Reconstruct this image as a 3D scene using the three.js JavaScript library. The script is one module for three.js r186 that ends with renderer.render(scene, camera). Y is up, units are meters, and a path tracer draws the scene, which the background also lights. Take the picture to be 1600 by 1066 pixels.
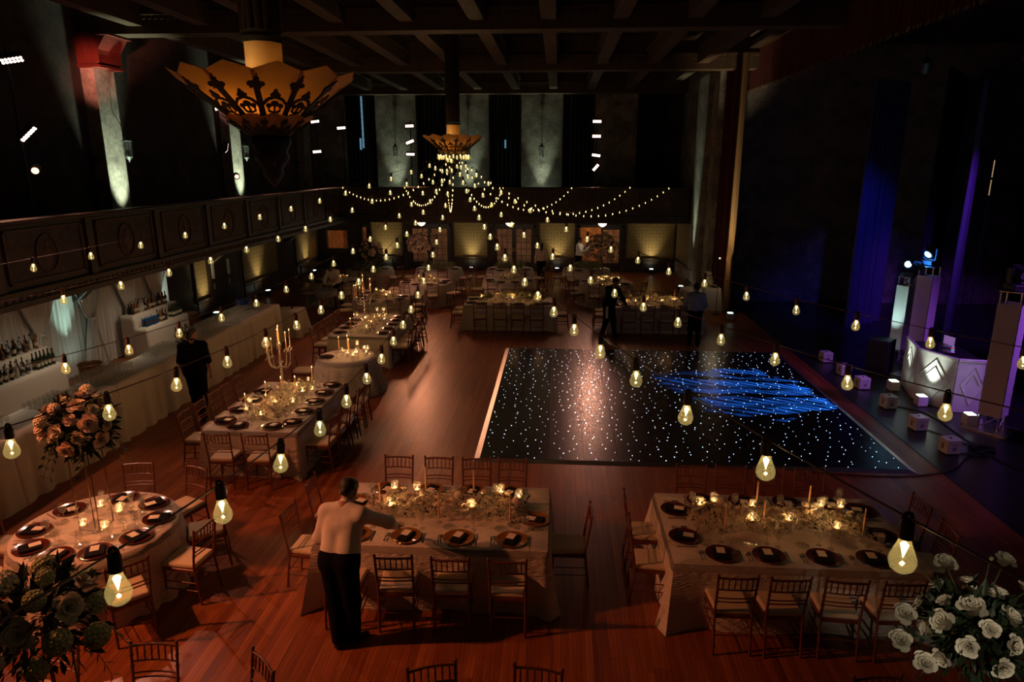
import * as THREE from 'three';
import { mergeGeometries, toCreasedNormals } from 'three/addons/utils/BufferGeometryUtils.js';
import { RoundedBoxGeometry } from 'three/addons/geometries/RoundedBoxGeometry.js';
import { RectAreaLightUniformsLib } from 'three/addons/lights/RectAreaLightUniformsLib.js';

// ---------------------------------------------------------------- camera, exposure
const scene = new THREE.Scene();
scene.background = new THREE.Color(0, 0, 0);
const camera = new THREE.PerspectiveCamera(53.09, 1600 / 1066, 0.1, 120);
camera.rotation.order = 'YXZ';
camera.position.set(0, 4.85, 0);
camera.rotation.set(-0.25224, 0.06615, 0);
const renderer = new THREE.WebGLRenderer({ antialias: true });
renderer.toneMapping = THREE.LinearToneMapping;
renderer.toneMappingExposure = 1.0;
renderer.shadowMap.enabled = true;
RectAreaLightUniformsLib.init();

// ---------------------------------------------------------------- light levels (candela), tuned in one place
const POWER = {
  wash: 72, washRear: 16, uplight: 42, upStage: 7, candle: 0.1, bulb: 0.02, chandelier: 2.4, pendant: 1.4, lobby: 9,
  blue: 8500, purple: 110, blueWash: 40, bar: 6
};
const WARM_WASH = [1.0, 0.27, 0.10], PINK_WASH = [1.0, 0.44, 0.29];
const V3 = (x, y, z) => new THREE.Vector3(x, y, z);
function lightColor(c) { const k = new THREE.Color(); k.setRGB(c[0], c[1], c[2]); return k; }
function spot(name, at, to, color, intensity, angle, penumbra = 0.5, radius = 2) {
  const l = new THREE.SpotLight(lightColor(color), intensity, 0, angle, penumbra, 2);
  l.name = name; l.position.set(...at); l.target.position.set(...to); l.castShadow = true; l.shadow.radius = radius;
  scene.add(l); scene.add(l.target); return l;
}
function pointLight(name, at, color, intensity, radius = 1) {
  const l = new THREE.PointLight(lightColor(color), intensity, 0, 2);
  l.name = name; l.position.set(...at); l.castShadow = true; l.shadow.radius = radius; scene.add(l); return l;
}

// ---------------------------------------------------------------- helpers
let seed = 12345;
function rnd() { seed |= 0; seed = (seed + 0x6d2b79f5) | 0; let t = Math.imul(seed ^ (seed >>> 15), 1 | seed); t = (t + Math.imul(t ^ (t >>> 7), 61 | t)) ^ t; return ((t ^ (t >>> 14)) >>> 0) / 4294967296; }
const rr = (a, b) => a + (b - a) * rnd();
const PI = Math.PI, TAU = 2 * PI;
const used = new Map();
function numbered(name) { const n = used.get(name) || 0; used.set(name, n + 1); return n ? name + '_' + String(n).padStart(3, '0') : name; }
function put(o, label, category, group, kind) {
  if (label) o.userData.label = label;
  if (category) o.userData.category = category;
  if (group) o.userData.group = group;
  if (kind) o.userData.kind = kind;
  return o;
}
function thing(name, label, category, at = [0, 0, 0], turn = 0, group) {
  const o = new THREE.Group(); o.name = numbered(name); o.position.set(...at); o.rotation.y = turn; scene.add(o);
  return put(o, label, category, group);
}
function single(name, geo, mat, label, category, at = [0, 0, 0], turn = 0, group) {
  const o = new THREE.Mesh(geo, mat); o.name = numbered(name); o.position.set(...at); o.rotation.y = turn; scene.add(o);
  return put(o, label, category, group);
}
function struct(name, geo, mat, label) {
  const o = new THREE.Mesh(geo, mat); o.name = numbered(name); scene.add(o); o.userData.kind = 'structure';
  if (label) o.userData.label = label;
  return o;
}
function structGroup(name, at = [0, 0, 0], turn = 0, label) {
  const o = new THREE.Group(); o.name = numbered(name); o.position.set(...at); o.rotation.y = turn; scene.add(o); o.userData.kind = 'structure';
  if (label) o.userData.label = label;
  return o;
}
function part(name, geo, mat, parent, at, rot) {
  const o = new THREE.Mesh(geo, mat); o.name = name; if (at) o.position.set(...at); if (rot) o.rotation.set(...rot); parent.add(o); return o;
}
function copyOf(src, label, at, turn = 0, group) {
  const base = src.name.replace(/_\d{3}$/, ''); const c = src.clone(); c.name = numbered(base);
  c.userData = { ...src.userData }; c.position.set(...at); c.rotation.set(0, turn, 0); scene.add(c);
  return put(c, label, null, group);
}
// geometries: all non-indexed with position, normal, uv so that they merge
function clean(g) {
  let k = g.index ? g.toNonIndexed() : g;
  for (const n of Object.keys(k.attributes)) if (!['position', 'normal', 'uv'].includes(n)) k.deleteAttribute(n);
  if (!k.attributes.normal) k.computeVertexNormals();
  if (!k.attributes.uv) k.setAttribute('uv', new THREE.BufferAttribute(new Float32Array(k.attributes.position.count * 2), 2));
  k.clearGroups(); return k;
}
const merge = (...list) => mergeGeometries(list.flat(9).map(clean), false);
const M4 = new THREE.Matrix4(), Q = new THREE.Quaternion(), E3 = new THREE.Euler();
function xf(g, at = [0, 0, 0], rot = [0, 0, 0], sc = [1, 1, 1]) {
  E3.set(...rot); Q.setFromEuler(E3); M4.compose(V3(...at), Q, V3(...sc)); const k = g.clone(); k.applyMatrix4(M4); return k;
}
// box by centre and size with uv in metres
function box(w, h, d, x = 0, y = 0, z = 0, rot) {
  const g = new THREE.BoxGeometry(w, h, d), p = g.attributes.position, n = g.attributes.normal, uv = g.attributes.uv;
  for (let i = 0; i < p.count; i++) {
    const a = Math.abs(n.getX(i)), b = Math.abs(n.getY(i));
    if (a > 0.5) uv.setXY(i, p.getZ(i) + z, p.getY(i) + y); else if (b > 0.5) uv.setXY(i, p.getX(i) + x, p.getZ(i) + z); else uv.setXY(i, p.getX(i) + x, p.getY(i) + y);
  }
  if (rot) { E3.set(...rot); g.applyMatrix4(new THREE.Matrix4().makeRotationFromEuler(E3)); }
  g.translate(x, y, z); return g;
}
const span = (x0, x1, y0, y1, z0, z1) => box(x1 - x0, y1 - y0, z1 - z0, (x0 + x1) / 2, (y0 + y1) / 2, (z0 + z1) / 2);
const rbox = (w, h, d, r, x = 0, y = 0, z = 0, s = 2) => { const g = new RoundedBoxGeometry(w, h, d, s, r); g.translate(x, y, z); return g; };
const cyl = (r0, r1, h, x = 0, y = 0, z = 0, s = 10) => { const g = new THREE.CylinderGeometry(r1, r0, h, s); g.translate(x, y + h / 2, z); return g; }; // r0 at the bottom, y = bottom
function rod(a, b, r, s = 6, r2 = r) {
  const A = V3(...a), B = V3(...b), d = B.clone().sub(A), g = new THREE.CylinderGeometry(r2, r, d.length(), s);
  Q.setFromUnitVectors(V3(0, 1, 0), d.clone().normalize()); M4.compose(A.clone().add(B).multiplyScalar(0.5), Q, V3(1, 1, 1)); g.applyMatrix4(M4); return g;
}
const lathe = (pts, s = 12) => new THREE.LatheGeometry(pts.map(p => new THREE.Vector2(p[0], p[1])), s);
function tube(pts, r, seg = 24, rs = 6) { return new THREE.TubeGeometry(new THREE.CatmullRomCurve3(pts.map(p => Array.isArray(p) ? V3(...p) : p)), seg, r, rs, false); }
function shapeOf(pts) { const s = new THREE.Shape(); pts.forEach((p, i) => (i ? s.lineTo(p[0], p[1]) : s.moveTo(p[0], p[1]))); s.closePath(); return s; }
const extrude = (shape, depth, bevel = 0, curve = 8) => new THREE.ExtrudeGeometry(shape, { depth, bevelEnabled: bevel > 0, bevelSize: bevel, bevelThickness: bevel, bevelSegments: 1, curveSegments: curve });
const smooth = (g, a = 0.6) => toCreasedNormals(g, a);
// value noise
function hash2(x, y) { let h = Math.imul(x | 0, 374761393) + Math.imul(y | 0, 668265263); h = Math.imul(h ^ (h >>> 13), 1274126177); return ((h ^ (h >>> 16)) >>> 0) / 4294967296; }
function vnoise(x, y, px = 1e6, py = 1e6) {
  const xi = Math.floor(x), yi = Math.floor(y), fx = x - xi, fy = y - yi, w = t => t * t * (3 - 2 * t), m = (a, b) => ((a % b) + b) % b;
  const a = hash2(m(xi, px), m(yi, py)), b = hash2(m(xi + 1, px), m(yi, py)), c = hash2(m(xi, px), m(yi + 1, py)), d = hash2(m(xi + 1, px), m(yi + 1, py));
  return a + (b - a) * w(fx) + (c - a) * w(fy) + (a - b - c + d) * w(fx) * w(fy);
}
function texture(w, h, f, srgb = true) {
  const data = new Uint8Array(w * h * 4);
  for (let y = 0; y < h; y++) for (let x = 0; x < w; x++) {
    const c = f(x / w, y / h, x, y), i = (y * w + x) * 4;
    if (Array.isArray(c)) { for (let k = 0; k < 3; k++) data[i + k] = Math.max(0, Math.min(255, c[k] * 255)); } else data[i] = data[i + 1] = data[i + 2] = Math.max(0, Math.min(255, c * 255));
    data[i + 3] = 255;
  }
  const t = new THREE.DataTexture(data, w, h); t.wrapS = t.wrapT = THREE.RepeatWrapping; t.magFilter = THREE.LinearFilter; t.minFilter = THREE.LinearMipmapLinearFilter; t.generateMipmaps = true;
  if (srgb) t.colorSpace = THREE.SRGBColorSpace;
  t.needsUpdate = true; return t;
}
function rep(t, u, v) { const c = t.clone(); c.repeat.set(u, v); c.needsUpdate = true; return c; }
const lin = (r, g, b) => new THREE.Color().setRGB(r, g, b);
function mat(name, color, rough = 0.6, extra = {}) {
  const { metal, ...rest } = extra;
  const m = new THREE.MeshPhysicalMaterial({ color: Array.isArray(color) ? lin(...color) : color, roughness: rough, metalness: metal || 0, side: THREE.DoubleSide, ...rest });
  m.name = name; return m;
}
const glow = (name, color, k, base = [0.8, 0.8, 0.8]) => mat(name, base, 0.5, { emissive: lin(...color), emissiveIntensity: k });

// ---------------------------------------------------------------- textures
const texGrain = texture(512, 512, (u, v) => { const f = vnoise(u * 64, v * 6, 64, 6) * 0.45 + vnoise(u * 160, v * 10, 160, 10) * 0.35 + vnoise(u * 6, v * 3, 6, 3) * 0.2; const k = 0.72 + 0.42 * (f - 0.5); return [k, k, k]; });
const texCrinkle = texture(512, 512, (u, v) => { const a = vnoise(u * 14, v * 90 + 3 * vnoise(u * 12, v * 12, 12, 12), 14, 90), b = vnoise(u * 40, v * 160, 40, 160), c = vnoise(u * 24 + 7, v * 24, 24, 24); return 0.5 * a + 0.25 * b + 0.25 * c; }, false);
const texWeave = texture(256, 256, (u, v) => 0.5 + 0.25 * Math.sin(u * TAU * 64) * Math.sin(v * TAU * 64) + 0.3 * (vnoise(u * 40, v * 40, 40, 40) - 0.5), false);
const texPlaster = texture(256, 256, (u, v) => { const k = 0.78 + 0.28 * (vnoise(u * 8, v * 8, 8, 8) - 0.5) + 0.18 * (vnoise(u * 40, v * 40, 40, 40) - 0.5); return [k, k, k]; });
const texDamask = texture(256, 256, (u, v) => {
  const cell = (x, y) => { const a = Math.abs(x), r = Math.hypot(x, y * 0.75); const ring = Math.abs(r - 0.36) < 0.045 ? 1 : 0; const petal = Math.abs(Math.sin(3 * Math.atan2(y, x))) * 0.2 + 0.05 > r ? 1 : 0; const leaf = Math.hypot((a - 0.3) * 1.4, (y - 0.42) * 2.2) < 0.13 ? 1 : 0; return Math.min(1, ring + petal + leaf); };
  const f = Math.max(cell((u * 2) % 1 - 0.5, (v * 2) % 1 - 0.5), cell((u * 2 + 0.5) % 1 - 0.5, (v * 2 + 0.5) % 1 - 0.5));
  const n = 0.85 + 0.3 * (vnoise(u * 64, v * 64, 64, 64) - 0.5); return f ? [0.74 * n, 0.62 * n, 0.38 * n] : [0.4 * n, 0.3 * n, 0.16 * n];
});
const texLeather = texture(256, 256, (u, v) => 0.5 * vnoise(u * 30, v * 30, 30, 30) + 0.5 * vnoise(u * 90, v * 90, 90, 90), false);

// ---------------------------------------------------------------- shared materials
const MT = {
  darkWood: mat('dark carved oak', [0.055, 0.026, 0.014], 0.5, { map: rep(texGrain, 1, 1) }),
  beamWood: mat('painted ceiling beam wood', [0.16, 0.085, 0.042], 0.7, { map: rep(texGrain, 0.7, 0.7) }),
  ceilingWood: mat('stained ceiling boards', [0.06, 0.032, 0.02], 0.8, { map: rep(texGrain, 0.5, 0.5) }),
  redLitWood: mat('bracket wood with red light in its colour', [0.24, 0.022, 0.01], 0.6, { map: rep(texGrain, 1, 1) }),  // the red light on the brackets is put into this wood colour
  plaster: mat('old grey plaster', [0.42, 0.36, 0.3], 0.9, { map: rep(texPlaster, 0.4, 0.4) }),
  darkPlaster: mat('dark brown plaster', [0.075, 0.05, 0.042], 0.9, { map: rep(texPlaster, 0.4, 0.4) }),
  damask: mat('gold damask wallpaper', [0.62, 0.62, 0.6], 0.75, { map: rep(texDamask, 1.6, 1.6) }),
  blackMetal: mat('black painted metal', [0.012, 0.012, 0.013], 0.45, { metal: 0.3 }),
  blackPlastic: mat('matte black plastic', [0.014, 0.014, 0.016], 0.5),
  iron: mat('black wrought iron', [0.008, 0.007, 0.006], 0.6),
  silver: mat('polished silver', [0.75, 0.73, 0.7], 0.18, { metal: 1 }),
  bronze: mat('antique bronze', [0.16, 0.1, 0.05], 0.4, { metal: 0.8 }),
  gold: mat('brushed gold', [0.75, 0.48, 0.16], 0.28, { metal: 1 }),
  alu: mat('brushed aluminium', [0.62, 0.62, 0.64], 0.35, { metal: 1 }),
  chairWood: mat('mahogany lacquered chair wood', [0.13, 0.034, 0.018], 0.32, { clearcoat: 0.4, clearcoatRoughness: 0.2 }),
  cushion: mat('cream cushion fabric', [0.62, 0.52, 0.36], 0.85, { bumpMap: rep(texWeave, 4, 4), bumpScale: 0.001 }),
  cloth: mat('champagne crinkle linen', [0.62, 0.56, 0.49], 0.8, { bumpMap: rep(texCrinkle, 1.4, 1.4), bumpScale: 0.014, sheen: 0.3, sheenRoughness: 0.5 }),
  ivory: mat('ivory poly linen', [0.66, 0.6, 0.52], 0.85, { bumpMap: rep(texWeave, 6, 6), bumpScale: 0.0008 }),
  drape: mat('white sheer drape', [0.68, 0.66, 0.63], 0.9, { bumpMap: rep(texWeave, 6, 6), bumpScale: 0.0008 }),
  napkin: mat('black cotton napkin', [0.006, 0.006, 0.009], 0.95, { specularIntensity: 0.3 }),
  card: mat('ivory menu card', [0.72, 0.68, 0.62], 0.7),
  chargerAmber: mat('amber glass charger', [0.24, 0.10, 0.016], 0.15, { clearcoat: 1, clearcoatRoughness: 0.06 }),
  chargerRed: mat('dark mahogany glass charger', [0.10, 0.02, 0.012], 0.15, { clearcoat: 1, clearcoatRoughness: 0.06 }),
  glass: mat('clear thin glass', [0.9, 0.9, 0.88], 0.04, { transmission: 0.9, thickness: 0, ior: 1.65 }),
  wax: mat('ivory candle wax', [0.78, 0.62, 0.42], 0.55),
  peach: mat('peach taper wax', [0.72, 0.42, 0.22], 0.5),
  flame: glow('candle flame', [1, 0.62, 0.22], 9, [1, 0.8, 0.5]),
  water: mat('still water', [0.95, 0.97, 0.97], 0.02, { transmission: 1, thickness: 0, ior: 1.33 }),
  skin: mat('skin', [0.34, 0.17, 0.11], 0.55),
  skinDark: mat('brown skin', [0.16, 0.075, 0.045], 0.55),
  hair: mat('black hair', [0.012, 0.009, 0.008], 0.6),
  black: mat('black suiting cloth', [0.004, 0.004, 0.005], 0.95, { specularIntensity: 0.25 }),
  white: mat('white cotton shirt', [0.68, 0.64, 0.6], 0.85, { bumpMap: rep(texWeave, 6, 6), bumpScale: 0.0006 }),
  cream: mat('cream knit', [0.5, 0.42, 0.32], 0.9),
  greyShirt: mat('grey cotton shirt', [0.3, 0.3, 0.33], 0.85),
  leaf: mat('dark green leaf', [0.016, 0.03, 0.012], 0.55),
  leafPale: mat('sage green foliage', [0.16, 0.19, 0.09], 0.7),
  stem: mat('green stem', [0.06, 0.08, 0.03], 0.7),
  petalWhite: mat('ivory rose petal', [0.78, 0.72, 0.58], 0.6),
  petalPeach: mat('blush rose petal', [0.76, 0.62, 0.52], 0.6),
  petalGreen: mat('pale green hydrangea', [0.5, 0.55, 0.28], 0.65),
  gyp: mat('white gypsophila', [0.66, 0.6, 0.45], 0.7),
  paintWhite: mat('white gloss paint', [0.72, 0.7, 0.68], 0.4),
  paintBlack: mat('black stage paint', [0.02, 0.02, 0.022], 0.32, { bumpMap: rep(texLeather, 1.2, 0.25), bumpScale: 0.002 }),
  velvetRed: mat('dark red velvet', [0.09, 0.012, 0.01], 0.9, { sheen: 0.4, sheenRoughness: 0.4 }),
  velvetGold: mat('bronze velvet', [0.2, 0.11, 0.035], 0.85, { sheen: 0.4, sheenRoughness: 0.4 }),
  velvetBlack: mat('black velour', [0.012, 0.012, 0.016], 0.95),
  velvetBlue: mat('deep blue velour', [0.06, 0.06, 0.14], 0.9),
  scrim: mat('white spandex scrim', [0.66, 0.62, 0.66], 0.8, { bumpMap: rep(texWeave, 8, 8), bumpScale: 0.001 }),
  rubber: mat('black rubber cable', [0.008, 0.008, 0.009], 0.6)
};
// ================================================================ the room
const XL = -11.4, ZB = -32, XR = 5.45, XS = 6.31, TOP = 8.75, BX = -8.9, BZ = -28.4, BY0 = 2.55, BY1 = 3.98;
// ---- floor of narrow planks
{
  const floor = structGroup('floor', [0, 0, 0], 0, 'polished red-brown strip wood dance hall floor');
  part('subfloor', span(XL, XS, -0.3, -0.02, ZB, 3.5), MT.darkWood, floor);
  const tones = [[0.55, 0.165, 0.048], [0.47, 0.135, 0.04], [0.6, 0.19, 0.058], [0.41, 0.112, 0.034], [0.51, 0.15, 0.05]];
  const mk = i => mat('oiled maple plank ' + i, tones[i], 0.32, { specularIntensity: 0.55, map: rep(texGrain, 2.2, 0.35), bumpMap: rep(texGrain, 2.2, 0.35), bumpScale: 0.0006 });
  const pm = tones.map((_, i) => mk(i)), cols = 208, pw = (XS - XL) / cols, list = [];
  for (let c = 0; c < cols; c++) {
    let z = 3.5 - rr(0, 2.2);
    while (z > ZB) { const L = [1.5, 2.0, 2.5, 3.0][Math.floor(rnd() * 4)], z1 = Math.max(ZB, z - L); list.push([XL + (c + 0.5) * pw, z, z1, Math.floor(rnd() * 5), L]); z = z1; }
  }
  const score = p => { const zc = (p[1] + p[2]) / 2; if (zc > -5.2) return 0; const cx = 873 + 1067 * p[0] / -zc; if (cx < -40 || cx > 1640) return 0; return (p[1] - p[2]) / (zc * zc); };
  list.sort((a, b) => score(b) - score(a));
  const geos = {}; // one geometry for each length, shared
  list.slice(0, 300).forEach(p => {
    const L = Math.round((p[1] - p[2]) * 100) / 100, key = L + '_' + (hash2(p[0] * 100, 3) > 0.5 ? 1 : 0);
    if (!geos[key]) geos[key] = box(pw - 0.0018, 0.02, L - 0.0018, key.endsWith('1') ? 3.31 : 0.17, 0, key.endsWith('1') ? 1.3 : 0).translate(key.endsWith('1') ? -3.31 : -0.17, 0, key.endsWith('1') ? -1.3 : 0);
    part('floor_plank', geos[key], pm[p[3]], floor, [p[0], -0.01, (p[1] + p[2]) / 2]);
  });
  const rest = list.slice(300), gs = rest.map(p => {
    const g = clean(span(p[0] - pw / 2 + 0.0009, p[0] + pw / 2 - 0.0009, -0.02, 0, p[2] + 0.0009, p[1] - 0.0009)), n = g.attributes.position.count, c = new Float32Array(n * 3);
    for (let i = 0; i < n; i++) c.set(tones[p[3]], i * 3);
    g.setAttribute('color', new THREE.BufferAttribute(c, 3)); return g;
  });
  const far = mat('oiled maple planks', [1, 1, 1], 0.32, { specularIntensity: 0.55, map: rep(texGrain, 2.2, 0.35), vertexColors: true });
  const o = part('floor_planks_beyond', mergeGeometries(gs), far, floor); o.userData.kind = 'stuff';
}
// ---- stage floor, boards with dark paint
{
  const st = structGroup('floor', [0, 0, 0], 0, 'black painted stage floor beside the wood floor');
  part('stage_slab', span(XS, 16, -0.3, -0.002, ZB, 3.5), MT.paintBlack, st);
  part('stage_edge_strip', span(XS - 0.012, XS + 0.02, -0.02, 0.004, ZB + 7.5, 3.4), MT.blackPlastic, st);
}
// ---- outer shell
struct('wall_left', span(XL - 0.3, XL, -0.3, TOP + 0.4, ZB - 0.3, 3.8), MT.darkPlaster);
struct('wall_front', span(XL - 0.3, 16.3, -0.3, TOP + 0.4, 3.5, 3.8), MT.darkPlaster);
struct('wall_stage', span(16, 16.3, -0.3, TOP + 0.4, ZB - 0.3, 3.5), MT.velvetBlack);
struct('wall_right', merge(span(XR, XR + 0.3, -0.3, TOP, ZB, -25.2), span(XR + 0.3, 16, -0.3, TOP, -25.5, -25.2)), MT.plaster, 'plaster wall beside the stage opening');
struct('wall_stage_rear', span(XR + 0.3, 16.3, -0.3, TOP + 0.4, ZB - 0.3, ZB), MT.velvetBlack);
struct('ceiling', span(XL - 0.3, 16.3, TOP, TOP + 0.4, ZB - 4.5, 3.8), MT.ceilingWood);
// ---- back wall with openings: [x0, x1, y0, y1]
{
  const openings = [[-10.95, -9.95, 1.0, 1.85], [-9.2, -7.65 - 1.2, 0, 2.02], [-6.92, -5.08, 0.0, 2.06], [-2.92, -1.12, 0.0, 2.06], [1.05, 2.95, 0, 2.06]];
  const gs = []; let x = XL;
  for (const o of openings) { gs.push(span(x, o[0], -0.3, TOP, ZB - 0.25, ZB)); gs.push(span(o[0], o[1], o[3], TOP, ZB - 0.25, ZB)); if (o[2] > 0) gs.push(span(o[0], o[1], -0.3, o[2], ZB - 0.25, ZB)); x = o[1]; }
  gs.push(span(x, XR + 0.3, -0.3, TOP, ZB - 0.25, ZB));
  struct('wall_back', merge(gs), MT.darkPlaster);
  // lobby behind the doors
  struct('wall_lobby', merge(span(XL, 6, -0.3, 3, -36.3, -36), span(XL - 0.3, XL, -0.3, 3, -36.3, -32.2), span(6, 6.3, -0.3, 3, -36.3, -32.2)), mat('ochre lobby plaster', [0.5, 0.3, 0.16], 0.9, { map: rep(texPlaster, 0.4, 0.4) }));
  struct('floor_lobby', span(XL, 6, -0.3, -0.02, -36, -32), MT.darkWood);
  struct('ceiling_lobby', span(XL, 6, 2.9, 3.1, -36, -32.25), MT.plaster);
  for (const lx of [-8.4, -4.4, 0, 2.6]) { const g = single('lobby_lamp', new THREE.SphereGeometry(0.09, 12, 8), glow('lobby lamp globe', [1, 0.6, 0.3], 1.5), 'round lobby lamp ' + ({ '-8.4': 'behind the open doorway', '-4.4': 'behind the wall between the glazed doors', '0': 'behind the wall beside the middle doors', '2.6': 'behind the doors of the florist' })[lx], 'lamp', [lx, 2.4, -34.3]); g.add(Object.assign(new THREE.Mesh(cyl(0.008, 0.008, 0.42, 0, 0.08, 0, 5), MT.blackMetal), { name: 'hanging_stem' })); pointLight('lobby_light', [lx, 2.4, -34.3], [1, 0.42, 0.15], POWER.lobby * (lx > 2 || lx < -8 ? 0.8 : 0.45), 3); }
}
function frenchDoor(name, x0, x1, y1, open) {
  const d = structGroup(name, [(x0 + x1) / 2, 0, ZB]); const w = x1 - x0;
  part('door_frame', merge(span(-w / 2 - 0.1, -w / 2, 0, y1 + 0.1, -0.1, 0.05), span(w / 2, w / 2 + 0.1, 0, y1 + 0.1, -0.1, 0.05), span(-w / 2 - 0.1, w / 2 + 0.1, y1, y1 + 0.12, -0.1, 0.05)), MT.darkWood, d);
  for (const s of [0, 1]) {
    if (open && s === 0) continue;
    const lw = w / 2, X0 = -w / 2 + s * lw, leaf = part('door_leaf', merge(span(X0, X0 + 0.1, 0, y1, -0.08, -0.03), span(X0 + lw - 0.1, X0 + lw, 0, y1, -0.08, -0.03), span(X0 + 0.1, X0 + lw - 0.1, y1 - 0.1, y1, -0.08, -0.03), span(X0 + 0.1, X0 + lw - 0.1, 0, 0.42, -0.08, -0.03)), MT.darkWood, d);
    const gx0 = X0 + 0.1, gw = lw - 0.2, gy0 = 0.42, gh = y1 - 0.52;
    for (let i = 1; i < 3; i++) part('glazing_bar', box(0.022, gh, 0.03, gx0 + gw * i / 3, gy0 + gh / 2, -0.055), MT.darkWood, leaf);
    for (let j = 1; j < 5; j++) part('glazing_bar', box(gw, 0.022, 0.03, gx0 + gw / 2, gy0 + gh * j / 5, -0.055), MT.darkWood, leaf);
    const pg = box(gw / 3 - 0.022, gh / 5 - 0.022, 0.004);
    for (let i = 0; i < 3; i++) for (let j = 0; j < 5; j++) part('pane', pg, MT.glass, leaf, [gx0 + gw * (i + 0.5) / 3, gy0 + gh * (j + 0.5) / 5, -0.055]);
    part('door_handle', merge(box(0.02, 0.16, 0.02, X0 + (s ? 0.05 : lw - 0.05), 1.0, -0.015)), MT.gold, leaf);
  }
  return d;
}
frenchDoor('door_1', -6.92, -5.08, 2.06); frenchDoor('door_2', -2.92, -1.12, 2.06); frenchDoor('door_3', 1.05, 2.95, 2.06, true); frenchDoor('door_4', -9.2, -8.85, 2.02, true);
// ---- wallpapered panels, wainscot and chair rail of the back wall
for (const [x0, x1] of [[-8.78, -7.3], [-4.83, -3.28], [-0.82, 0.78], [3.2, 5.36]]) {
  const w = structGroup('trim', [0, 0, ZB]);
  part('wallpaper_panel', span(x0, x1, 0.66, 2.34, 0, 0.03), MT.damask, w);
  part('panel_moulding', merge(span(x0 - 0.07, x0, 0.6, 2.4, 0, 0.06), span(x1, x1 + 0.07, 0.6, 2.4, 0, 0.06), span(x0, x1, 2.34, 2.4, 0, 0.06)), MT.darkWood, w);
  part('chair_rail', span(x0 - 0.1, x1 + 0.1, 0.58, 0.66, 0, 0.1), MT.darkWood, w);
  for (let i = 0; i < 3; i++) { const a = x0 + (x1 - x0) * i / 3, b = x0 + (x1 - x0) * (i + 1) / 3; part('wainscot_panel', span(a + 0.04, b - 0.04, 0.12, 0.54, 0, 0.035), MT.darkWood, w); }
  part('skirting', span(x0 - 0.1, x1 + 0.1, 0, 0.1, 0, 0.05), MT.darkWood, w);
}
// left wall panels under the balcony
for (const [z0, z1] of [[-21.35, -20.6], [-27.1, -23.95], [-31.9, -29.1]]) {
  const w = structGroup('trim', [XL, 0, 0]);
  part('wallpaper_panel', span(0, 0.03, 0.66, 2.34, z0, z1), MT.damask, w);
  part('panel_moulding', merge(span(0, 0.06, 0.6, 2.4, z0 - 0.07, z0), span(0, 0.06, 0.6, 2.4, z1, z1 + 0.07)), MT.darkWood, w);
  part('chair_rail', span(0, 0.1, 0.58, 0.66, z0 - 0.1, z1 + 0.1), MT.darkWood, w);
  const n = Math.max(1, Math.round((z1 - z0) / 0.8));
  for (let i = 0; i < n; i++) { const a = z0 + (z1 - z0) * i / n, b = z0 + (z1 - z0) * (i + 1) / n; part('wainscot_panel', span(0, 0.035, 0.12, 0.54, a + 0.04, b - 0.04), MT.darkWood, w); }
}
{
  const d = structGroup('door', [XL, 0, 0], 0, 'dark wooden double service door with narrow pale windows');
  part('door_frame', merge(span(0, 0.06, 0, 2.25, -21.55, -21.43), span(0, 0.06, 0, 2.25, -23.75, -23.63), span(0, 0.06, 2.13, 2.25, -23.75, -21.43)), MT.darkWood, d);
  const pale = mat('frosted wired glass', [0.75, 0.8, 0.78], 0.4);
  for (const z0 of [-22.55, -23.63]) {
    const leaf = part('door_leaf', span(0, 0.045, 0, 2.13, z0 + 0.01, z0 + 1.07), MT.darkWood, d);
    part('door_window', span(0.045, 0.052, 1.2, 1.72, z0 + 0.72, z0 + 0.9), pale, leaf);
    part('push_plate', span(0.045, 0.052, 0.85, 1.05, z0 + 0.75, z0 + 0.87), MT.alu, leaf);
  }
}
// right wall beside the stage: wallpaper, pilaster
{
  const w = structGroup('trim', [XR, 0, 0]);
  part('wallpaper_panel', span(-0.03, 0, 0.75, 2.4, -31.8, -28.2), MT.damask, w);
  part('chair_rail', span(-0.1, 0, 0.64, 0.74, -31.95, -28.1), MT.darkWood, w);
  part('pilaster', span(-0.16, 0, 0, 8.0, -28.0, -26.2), MT.plaster, w);
  part('pilaster_base', span(-0.22, 0, 0, 0.35, -28.06, -26.14), MT.darkWood, w);
}
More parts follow.
